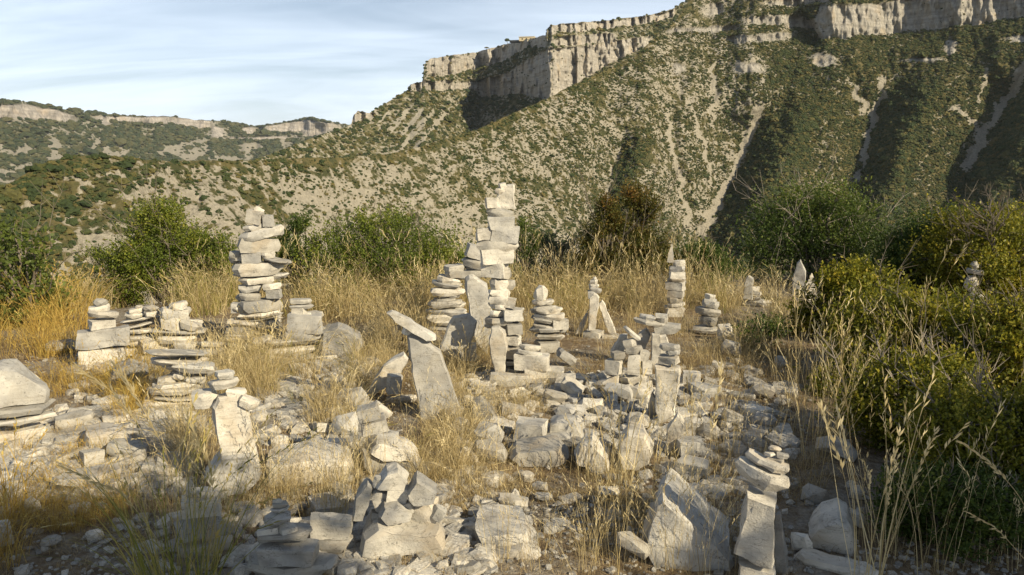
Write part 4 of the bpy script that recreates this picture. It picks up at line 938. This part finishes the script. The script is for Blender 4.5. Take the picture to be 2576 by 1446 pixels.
def grass(name, coll, zones, jit=.35, clump=-.18):
    P, Rr, S = [], [], []
    for (x0, y0, x1, y1, n, h) in zones:
        a = rng.uniform(x0, x1, n); b = rng.uniform(y0, y1, n)
        X, Y = gnd(a, b)
        keep = fbm(X * 1.5, Y * 1.5, 777, 3) > clump
        for (u0, v0, u1, v1) in KEEPOUT: keep &= ~((a > u0) & (a < u1) & (b > v0) & (b < v1))
        a, b, X, Y = a[keep], b[keep], X[keep], Y[keep]; n = len(a)
        if not n: continue
        hh = h * rng.uniform(1 - jit, 1 + jit, n)
        P.append(np.stack([X, Y, zg(X, Y)], -1)); Rr.append(np.stack([rng.randn(n) * .06, rng.randn(n) * .06, rng.rand(n) * 6.28], -1))
        S.append(np.stack([hh, hh, hh], -1))
    return scatter(name, np.concatenate(P), np.concatenate(Rr), np.concatenate(S), coll)
grass('dry_grass', c_straw, [
    (180, 742, 620, 800, 165, .46), (600, 745, 1120, 800, 210, .50), (1000, 745, 1500, 800, 210, .46), (1480, 738, 1960, 790, 165, .42), (700, 800, 1080, 870, 75, .42), (1280, 790, 1520, 850, 55, .34),
    (1560, 780, 1980, 850, 95, .28), (560, 870, 780, 1010, 110, .36), (870, 850, 1010, 980, 80, .28), (1100, 880, 1230, 1010, 60, .28), (640, 990, 900, 1110, 100, .32), (1050, 1040, 1200, 1240, 90, .22),
    (1130, 985, 1200, 1010, 8, .2), (1180, 975, 1420, 1050, 70, .22), (360, 900, 560, 960, 15, .28), (430, 1030, 660, 1240, 90, .32), (640, 1100, 900, 1260, 30, .2), (1860, 760, 2000, 900, 30, .34), (1500, 860, 1560, 960, 7, .2),
    (1720, 840, 1960, 930, 35, .24), (560, 1180, 900, 1290, 20, .22), (1140, 1230, 1300, 1330, 12, .16)])
grass('golden_grass', c_gold, [(-300, 742, 230, 830, 190, .48), (-300, 820, 200, 900, 90, .34), (120, 900, 380, 1010, 60, .24), (-100, 1140, 330, 1340, 90, .18), (-200, 1000, 20, 1446, 60, .30), (300, 960, 420, 1080, 30, .26)])
c_green = hidden_collection('green_tuft_variants', [tuft('green_tuft_variant', 90 + k, M_GREENGRASS, 26, 1.0, .4, .0040, .9, .3, .3) for k in range(5)])
grass('green_grass', c_green, [(180, 742, 1100, 800, 110, .44), (1100, 745, 1960, 800, 80, .4), (560, 880, 900, 1120, 30, .3), (1900, 780, 2100, 900, 20, .4), (860, 1060, 1060, 1180, 20, .2)])
grass('tall_stalks', c_stalk, [
    (300, 745, 1950, 800, 150, .66), (400, 880, 560, 1240, 70, .42), (540, 960, 700, 1250, 46, .42), (640, 1180, 960, 1330, 46, .34), (1140, 1000, 1300, 1240, 26, .30), (1460, 1080, 1720, 1260, 46, .44), (1440, 1300, 1860, 1446, 60, .34),
    (1980, 940, 2240, 1240, 34, .62), (2180, 1240, 2560, 1446, 26, .5), (1720, 960, 2000, 1200, 26, .42), (2200, 960, 2600, 1300, 26, .8), (880, 1000, 1100, 1240, 26, .3), (1250, 1330, 1500, 1446, 16, .3), (330, 1240, 640, 1420, 26, .36), (1190, 880, 1300, 980, 14, .4), (1840, 800, 2030, 900, 26, .5)])
zl = [(-200, 760, 2600, 900, 700, .15), (-200, 900, 2300, 1100, 1000, .14), (-200, 1100, 2300, 1300, 900, .12), (-200, 1300, 2500, 1470, 380, .09), (1100, 1180, 1640, 1330, 160, .08), (880, 840, 1300, 1240, 220, .12), (1700, 860, 2000, 960, 140, .15)]
grass('dead_grass_litter', c_lit, zl)
# foreground tussock with green blades, lower left
def tussock(label, px, py, h, n, mat, seed, lean, spread, group=None, width=.0028, droop=.6, head=.5):
    X, Y = gnd(px, py)
    o = link('grass_tussock', tuft('grass_tussock', seed, mat, n, h, spread, width, droop, head, lean, 8), None, (float(X), float(Y), float(zg(X, Y))))
    tag(o, label, 'grass', group); return o
tussock('greenish yellow grass tussock with long arching blades at the bottom left', 450, 1500, .66, 130, M_GREENGRASS, 401, .42, .26, width=.0025)
tussock('dry stalks rising at the very left edge of the foreground', 10, 1300, .45, 46, M_GOLDGRASS, 402, .2, .2)
tussock('thin brown stalk clump behind the great ridge shaped boulder', 1560, 1220, .62, 20, M_STRAW, 403, .12, .12, droop=.3, head=.8)
tussock('two tall straws with seed heads rising over the shaded path', 1740, 1130, .48, 5, M_STRAW, 404, .10, .08, droop=.12, head=1.0)
tussock('spreading straw clump before the right hand bush, fanning upward', 2180, 1470, .85, 16, M_STRAW, 405, .22, .12, droop=.2, head=1.0)

# single seed stalks that stand out in the foreground
def stalk(label, path, Y, width=.0022, head=.3, seed=1, mat=None, Yend=None):
    R = np.random.RandomState(seed); V, Fc, A = [], [], []
    ys = np.linspace(Y, Yend or Y, len(path))
    P = np.array([[float(q) for q in at_Y(a, b, y)] for (a, b), y in zip(path, ys)])
    t = np.linspace(0, len(P) - 1, 22); P = np.stack([np.interp(t, range(len(P)), P[:, k]) for k in range(3)], 1)
    P[1:-1] = (P[:-2] + 2 * P[1:-1] + P[2:]) / 4; P[1:-1] = (P[:-2] + 2 * P[1:-1] + P[2:]) / 4
    o3 = P[0].copy(); P = P - o3
    for k in range(21): tube(V, Fc, P[k], P[k + 1], width * (1 - k / 30), width * (1 - (k + 1) / 30), 4); A += [.6] * 4
    n0 = int(21 * (1 - head)); L = np.linalg.norm(P[-1] - P[n0])
    for k in range(n0, 22):
        d = P[min(k + 1, 21)] - P[max(k - 1, 0)]; d /= np.linalg.norm(d)
        for s_ in range(3):
            q = d + np.array([R.randn() * .22, R.randn() * .22, -.12 + R.randn() * .18]); q /= np.linalg.norm(q)
            sd = np.cross(q, [0.2, 0.9, 0.3]); sd /= np.linalg.norm(sd); m = L * .13
            b = len(V); V.extend([P[k], P[k] + q * m * .6 + sd * m * .13, P[k] + q * m * 1.3, P[k] + q * m * .6 - sd * m * .13]); Fc.append((b, b + 1, b + 2, b + 3)); A.append(R.uniform(.6, 1))
    o = link('grass_stalk', mesh_np('grass_stalk', V, Fc, mat or M_STRAW, False, None, {'rnd': A}), None, tuple(o3))
    tag(o, label, 'grass', 'single seed stalks in the foreground'); return o

# ------------------------------------------------------------------ bushes and trees
def tube(V, Fc, p0, p1, r0, r1, k=5):
    p0, p1 = np.array(p0), np.array(p1); d = p1 - p0; d = d / (np.linalg.norm(d) + 1e-9)
    s = np.cross(d, [0.31, 0.17, 0.93]); s /= np.linalg.norm(s); u = np.cross(d, s); b = len(V)
    for p, r in ((p0, r0), (p1, r1)):
        for i in range(k): a = i * 6.283 / k; V.append(p + (s * math.cos(a) + u * math.sin(a)) * r)
    for i in range(k): j = (i + 1) % k; Fc.append((b + i, b + j, b + k + j, b + k + i))
def branch_path(V, Fc, R, p0, p1, r0, n=5, wob=.12):
    p0, p1 = np.array(p0, float), np.array(p1, float); L = np.linalg.norm(p1 - p0)
    pts = [p0 + (p1 - p0) * t + R.randn(3) * wob * L * .25 * math.sin(t * 3.14) + np.array([0, 0, 1]) * L * .08 * math.sin(t * 3.14) for t in np.linspace(0, 1, n)]
    for i in range(n - 1): tube(V, Fc, pts[i], pts[i + 1], r0 * (1 - i / n * .75), r0 * (1 - (i + 1) / n * .75))
    return pts
def leaves(R, C, D, size, per):
    """leaf pairs round twig points C with twig directions D"""
    n = len(C); m = n * per
    c = np.repeat(C, per, 0); d = np.repeat(D, per, 0)
    c = c + d * (R.rand(m, 1) - .5) * size * 7
    o = R.randn(m, 3); o -= (o * d).sum(1, keepdims=True) * d; o /= np.linalg.norm(o, axis=1, keepdims=True) + 1e-9
    ld = o * .75 + d * .65 + R.randn(m, 3) * .15; ld /= np.linalg.norm(ld, axis=1, keepdims=True)
    sd = np.cross(ld, R.randn(m, 3)); sd /= np.linalg.norm(sd, axis=1, keepdims=True) + 1e-9
    s = size * (.6 + .7 * R.rand(m, 1))
    p0 = c; p1 = c + ld * s * .55 + sd * s * .30; p2 = c + ld * s; p3 = c + ld * s * .55 - sd * s * .30
    V = np.stack([p0, p1, p2, p3], 1).reshape(-1, 3)
    Fc = np.arange(m * 4).reshape(-1, 4)
    return V, Fc
def bush(label, cx, top, base, hw, Y, mat, nleaf, lsize, seed, group='bushes around the clearing', depth=.8, nblob=22, twigs=0, name='bush', cat='bush', shape='round', stick=M_BARK, warmtop=0.0):
    R = np.random.RandomState(seed)
    X, _, ztop = [float(v) for v in at_Y(cx, top, Y)]
    X = X; zb = float(zg(X, Y)); w = hw * Y / (F * cp); H = ztop - zb; D = w * depth
    root = bpy.data.objects.new(name, None); COL.objects.link(root); root.location = (X, Y, zb); tag(root, label, cat, group)
    BV, BF = [], []
    tips = []
    for k in range(nblob):
        a = R.rand() * 6.283; r = math.sqrt(R.rand())
        zz = R.rand() ** .8
        if shape == 'cone': rr_ = (1 - zz) ** .7 * 1.0 + .08
        elif shape == 'flat': rr_ = (1 - zz ** 3) ** .5
        else: rr_ = math.sqrt(max(.05, 1 - (zz * 1.05 - .35) ** 2 / .62)) if zz > .35 else .85 + zz * .3
        c = np.array([math.cos(a) * r * w * rr_, math.sin(a) * r * D * rr_, H * (.12 + .80 * zz)])
        br = (0.22 + .18 * R.rand()) * min(w, H * 1.0) * (1.15 - .5 * zz)
        tips.append((c, br))
        st = np.array([c[0] * .18, c[1] * .18, 0.0])
        branch_path(BV, BF, R, st, c, .012 + .006 * R.rand(), 6)
    nleaf = int(nleaf * (2.1 if cx < 2100 else 2.6)); C, Dd = [], []
    tot = sum(b ** 2 for _, b in tips)
    per = 9
    for c, br in tips:
        n = max(3, int(nleaf / per * br ** 2 / tot))
        v = R.randn(n, 3); v /= np.linalg.norm(v, axis=1, keepdims=True)
        rad_ = (R.rand(n, 1) ** .45) * (1 + .35 * R.randn(n, 1) * .6)
        spray = np.where(R.rand(n, 1) < .12, 1.5, 1.0)
        p = c + v * rad_ * br * spray * np.array([1.15, 1.15, .9])
        d = v * .7 + np.array([0, 0, .75]) + R.randn(n, 3) * .35; d /= np.linalg.norm(d, axis=1, keepdims=True)
        p[:, 2] = np.maximum(p[:, 2], .02)
        C.append(p); Dd.append(d)
        for q in range(min(n, 7)): tube(BV, BF, c + (p[q] - c) * .1, p[q], .0035, .0015, 3)
    C = np.concatenate(C); Dd = np.concatenate(Dd)
    V, Fc = leaves(R, C, Dd, lsize, per)
    cl = np.repeat(vn(C[:, 0] * 5 / max(w, .3), C[:, 2] * 5 / max(w, .3), seed), per)
    rn = np.clip(.5 * R.rand(len(Fc)) + .5 * cl + warmtop * np.repeat((C[:, 2] / H) ** 2, per) - warmtop * .3, 0, 1)
    me = mesh_np('crown', V, Fc, mat, False, None, {'rnd': rn})
    link('crown', me, root)
    for q in range(twigs):                              # bare twigs poking out of the crown
        a = R.rand() * 6.283; el = R.uniform(.5, 1.4); L = R.uniform(.5, 1.1) * H
        st = np.array([R.randn() * w * .3, R.randn() * D * .3, H * .25]); e = st + np.array([math.cos(a) * math.cos(el), math.sin(a) * math.cos(el), math.sin(el)]) * L
        P = branch_path(BV, BF, R, st, e, .006, 6)
        for p in P[2:]:
            for s_ in range(3): tube(BV, BF, p, p + (R.randn(3) * .5 + (e - st) / L * .8) * L * .16, .0025, .001, 3)
    me2 = mesh_np('branches', BV, BF, stick, False)
    link('branches', me2, root)
    return root
bush('bright green broad leaved shrub cut by the left edge', 40, 545, 760, 105, 7.6, M_BROAD, 1500, .050, 501, depth=.9, nblob=22, twigs=5)
bush('low broad leaved plant in the golden grass at the left', 62, 668, 780, 95, 7.9, M_BROAD, 1100, .042, 502, nblob=16)
bush('olive box bush with a pointed crown left of the tall left tower', 400, 505, 760, 150, 9.2, M_BOX, 15000, .026, 503, nblob=42, twigs=14, shape='cone', warmtop=.3)
bush('low spreading box bush joined to the left of the pointed one', 290, 610, 760, 100, 9.3, M_BOX, 6000, .026, 504, nblob=18, twigs=4)
bush('box bush filling the gap just left of the tall left tower', 530, 590, 760, 90, 9.4, M_BOX, 8000, .026, 505, nblob=22, twigs=6)
bush('thin dark bush between the tall left tower and the round green bush', 745, 540, 760, 62, 9.8, M_DARKLEAF, 5000, .024, 506, nblob=20, twigs=6, depth=.9)
bush('large dense green bush behind the grass, left of the central tower', 970, 545, 770, 190, 9.6, M_BOX, 22000, .026, 507, nblob=52, twigs=22, shape='flat')
bush('smaller green bush half hidden by the stepped side stack', 1110, 620, 765, 80, 9.3, M_BOX, 6500, .026, 508, nblob=18, twigs=4)
bush('narrow dark bush peeping out behind the central tower', 1312, 548, 760, 42, 10.0, M_DARKLEAF, 3000, .024, 509, nblob=14)
bush('grey green wispy shrub right of the central tower', 1395, 580, 760, 85, 10.2, M_GREYLEAF, 4200, .022, 510, nblob=20, twigs=8)
bush('rusty brown topped bush with two spires, centre right', 1610, 455, 765, 92, 9.7, M_RUST, 14000, .026, 511, nblob=34, twigs=10, shape='cone', warmtop=.25)
bush('rusty bush shoulder with a shorter spire left of the tall rusty one', 1525, 490, 765, 82, 9.5, M_RUST, 13000, .026, 512, nblob=30, twigs=8, shape='cone', warmtop=.15)
bush('low green bush right of the needle topped tower', 1765, 620, 765, 95, 9.9, M_DARKLEAF, 7000, .026, 513, nblob=24, twigs=5)
bush('big rounded dark bush with grey twigs, behind the pointed stones', 2075, 462, 745, 185, 10.4, M_DARKLEAF, 24000, .028, 514, nblob=64, twigs=14, stick=M_TWIG, warmtop=.2, depth=.6)
bush('dark bush behind the far right twiggy tree', 2380, 525, 740, 150, 9.2, M_DARKLEAF, 15000, .028, 515, nblob=40, twigs=14)
bush('golden green bush at the right edge below the twiggy tree', 2500, 530, 800, 190, 8.6, M_GOLD, 22000, .030, 516, nblob=42, twigs=10)
bush('yellow sprigged bush in front of the big dark rounded bush', 2180, 670, 850, 130, 6.9, M_GOLD, 9000, .030, 517, nblob=34, twigs=16)
bush('sprawling leafy sprigs hiding the two pointed stones', 2040, 725, 850, 50, 7.0, M_GOLD, 2600, .030, 518, nblob=12, twigs=4)
bush('olive bush mass right of the path, mid height', 2330, 745, 1000, 200, 5.6, M_GOLD, 20000, .028, 519, nblob=60, twigs=20)
bush('yellowish bush cut by the right edge, level with the tall pillar', 2600, 770, 1100, 190, 4.9, M_GOLD, 18000, .026, 520, nblob=50, twigs=14)
bush('dim green bush with orange leaves above the dark lower corner', 2330, 905, 1250, 170, 4.3, M_GOLD, 15000, .022, 521, nblob=46, twigs=26, stick=M_TWIG)
bush('dark foreground bush filling the lower right corner', 2560, 980, 1446, 260, 3.5, M_GOLD, 26000, .019, 522, nblob=70, twigs=20)
bush('lowest shaded bush at the bottom right', 2420, 1200, 1446, 200, 3.1, M_DARKLEAF, 16000, .016, 523, nblob=40, twigs=10)
bush('small green sprig beside the dark path edge, right of the tall straws', 2080, 930, 1060, 42, 5.3, M_GOLD, 1400, .022, 524, nblob=10, twigs=3, depth=1)
bush('dark leafy twig reaching over the straw left of the pointed stones', 1925, 812, 868, 62, 6.6, M_DARKLEAF, 1300, .026, 525, nblob=12, twigs=5)
stalk('arching oat stalk with a golden panicle, upper of two at the lower right edge', [(2700, 1520), (2610, 1330), (2560, 1240), (2500, 1172), (2428, 1118)], 2.7, head=.34, seed=1)
stalk('arching oat stalk with a golden panicle, lower of two at the lower right edge', [(2740, 1560), (2640, 1480), (2575, 1404), (2510, 1330), (2446, 1294)], 2.6, head=.3, seed=2)
stalk('tall straw with a fat seed head crossing the shaded path', [(1772, 1300), (1780, 1200), (1792, 1080), (1815, 925)], 3.75, head=.3, seed=3)
stalk('thinner straw just left of the tall one over the shaded path', [(1742, 1260), (1744, 1120), (1741, 1040), (1740, 980)], 3.8, width=.0018, head=.35, seed=4)
stalk('straw with forked looking head, first of two before the lower right bush', [(2160, 1560), (2180, 1430), (2215, 1270), (2262, 1098)], 2.75, head=.28, seed=5)
stalk('straw with drooping head, second of two before the lower right bush', [(2190, 1570), (2230, 1400), (2290, 1230), (2352, 1092)], 2.8, head=.26, seed=6)
stalk('bent straw left of the two straws before the lower right bush', [(2170, 1500), (2150, 1330), (2120, 1180), (2068, 1030)], 2.9, width=.0018, head=.3, seed=7)
for k_, (pp, lb) in enumerate([([(470, 1500), (430, 1290), (370, 1100), (290, 990), (205, 930)], 'longest golden blade arching left from the bottom left tussock'), ([(480, 1500), (450, 1310), (420, 1140), (350, 1010), (300, 930)], 'golden blade arching left, just right of the longest one'),
     ([(450, 1500), (400, 1360), (310, 1240), (170, 1180)], 'low yellow blade bending far left over the doorstep slab'), ([(500, 1500), (520, 1350), (560, 1220), (600, 1340)], 'drooping seed stalk right of the bottom left tussock'), ([(520, 1500), (545, 1330), (530, 1180), (470, 1050)], 'upright pale stalk in front of the torso shaped stone')]):
    stalk(lb, pp, 2.95, width=.0015, head=.4, seed=20 + k_, mat=M_STRAW)
# bare twiggy tree, far right
def bare_tree(label, cx, top, base, Y, seed):
    R = np.random.RandomState(seed)
    X, _, zt = [float(v) for v in at_Y(cx, top, Y)]; zb = float(zg(X, Y)); H = zt - zb
    root = bpy.data.objects.new('bare_tree', None); COL.objects.link(root); root.location = (X, Y, zb); tag(root, label, 'tree')
    TV, TF, BV, BF = [], [], [], []
    P = branch_path(TV, TF, R, (0, 0, 0), (0.02, 0, H * .62), .022, 8, .15)
    def rec(p, d, L, r, lv):
        e = p + d * L; tube(BV, BF, p, e, r, r * .6, 4)
        if lv == 0: return
        for k in range(R.randint(2, 4)):
            nd = d + R.randn(3) * .42 + np.array([0, 0, .16]); nd /= np.linalg.norm(nd)
            rec(p + d * L * R.uniform(.5, 1), nd, L * R.uniform(.6, .85), r * .62, lv - 1)
    for p in P[3:]:
        for k in range(3):
            a = R.rand() * 6.283; d = np.array([math.cos(a), math.sin(a) * .7, R.uniform(.3, 1.3)]); d /= np.linalg.norm(d)
            rec(p, d, H * .17, .009, 3)
    link('trunk', mesh_np('trunk', TV, TF, M_BARK), root); link('branches', mesh_np('branches', BV, BF, M_BARK), root)
bare_tree('leafless pale twiggy tree at the right edge against the shaded slope', 2512, 425, 720, 8.2, 601)
bush('sprig of orange leaves at the top of the dark bush beside the twiggy tree', 2452, 500, 560, 20, 8.8, mat_leaf('orange_leaf', [(0.0, (0.30, 0.09, 0.02)), (1.0, (0.45, 0.17, 0.03))]), 200, .028, 526, nblob=4)
# oaks behind the photographer whose crowns shade the near foreground
def shade_tree(label, x, y, h, crown, seed, n=17000):
    R = np.random.RandomState(seed)
    root = bpy.data.objects.new('oak_tree', None); COL.objects.link(root); root.location = (x, y, float(zg(x, y))); tag(root, label, 'tree', 'oaks behind the viewpoint')
    V, Fc = [], []; branch_path(V, Fc, R, (0, 0, 0), (0, 0, h * .7), .13, 8)
    C, D = [], []
    for k in range(26):
        a = R.rand() * 6.283; r = math.sqrt(R.rand()) * crown; c = np.array([math.cos(a) * r, math.sin(a) * r, h * R.uniform(.60, .82)])
        branch_path(V, Fc, R, (0, 0, h * .35), c, .04, 5)
        m = n // 26 // 4; v = R.randn(m, 3); v /= np.linalg.norm(v, axis=1, keepdims=True); C.append(c + v * R.rand(m, 1) ** .4 * crown * .34); D.append(v)
    A, Bf = leaves(R, np.concatenate(C), np.concatenate(D), .085, 4)
    link('trunk', mesh_np('trunk', V, Fc, M_BARK), root)
    link('crown', mesh_np('crown', A, Bf, M_DARKLEAF, False, None, {'rnd': R.rand(len(Bf))}), root)
shade_tree('young oak right behind the viewpoint', 3.3, -1.35, 4.0, 0.60, 701)
shade_tree('second young oak behind the viewpoint', 2.5, -1.25, 4.0, 0.5, 702)
shade_tree('third young oak, at the right beside the viewpoint', 6.15, -0.6, 4.0, 0.72, 703)
# ------------------------------------------------------------------ far buildings and rim trees on the headland
X_, Y_, Z_, PX_, PY_, _a = TC
def rim_point(px, drop=0.0):
    j = int(np.argmin(np.abs(PX_[-1] - px))); return np.array([X_[-1, j], Y_[-1, j], Z_[-1, j]])
p = rim_point(1322)
mw = MT('pale_render', 0.9).done((0.62, 0.52, 0.33)); mr_ = MT('white_roof', 0.9).done((0.7, 0.66, 0.55)); mk = MT('dark_opening', 0.6).done((0.03, 0.03, 0.03))
def boxm(name, sx, sy, sz, loc, mat, parent):
    bm = bmesh.new(); bmesh.ops.create_cube(bm, size=1.0)
    for v in bm.verts: v.co = Vector((v.co.x * sx, v.co.y * sy, (v.co.z + .5) * sz))
    m = bpy.data.meshes.new(name); bm.to_mesh(m); bm.free(); m.materials.append(mat)
    return link(name, m, parent, loc)
hb = bpy.data.objects.new('house', None); COL.objects.link(hb); hb.location = (p[0] + 2, p[1] + 6, p[2] - 1.5); hb.rotation_euler = (0, 0, rad(-12))
tag(hb, 'low pale yellow flat roofed building on the cliff rim beside a lone tree', 'building')
boxm('wall', 18, 8, 4.6, (0, 0, 0), mw, hb); boxm('roof', 19.4, 9.4, .5, (0, 0, 4.6), mr_, hb)
boxm('wall', 12, 6, 2.6, (-15, 1, -1), mk, hb); boxm('chimney', .9, .9, 2.6, (17, 1, 2.2), mr_, hb)
for k in range(3): boxm('window', 1.6, .2, 1.4, (-5 + 5 * k, -4.05, 1.6), mk, hb)
def rim_tree(label, px, h, w, seed):
    q = rim_point(px)
    root = bpy.data.objects.new('rim_tree', None); COL.objects.link(root); root.location = (q[0], q[1] + 2, q[2] - .3); tag(root, label, 'tree')
    V, Fc = [], []; tube(V, Fc, (0, 0, 0), (0, 0, h * .5), h * .05, h * .03, 6); link('trunk', mesh_np('trunk', V, Fc, M_BARK), root)
    m = shrub_mesh('crown', seed, M_SHRUB, 3, .3); c = link('crown', m, root, (0, 0, h * .66)); c.scale = (w / 2, w / 2, h * .36)
rim_tree('lone round tree on the skyline left of the pale flat roofed building', 1276, 7.5, 7.0, 61)
rim_tree('lower flat bush-like tree on the skyline, farther left than the lone round tree', 1224, 3.6, 6.0, 62)
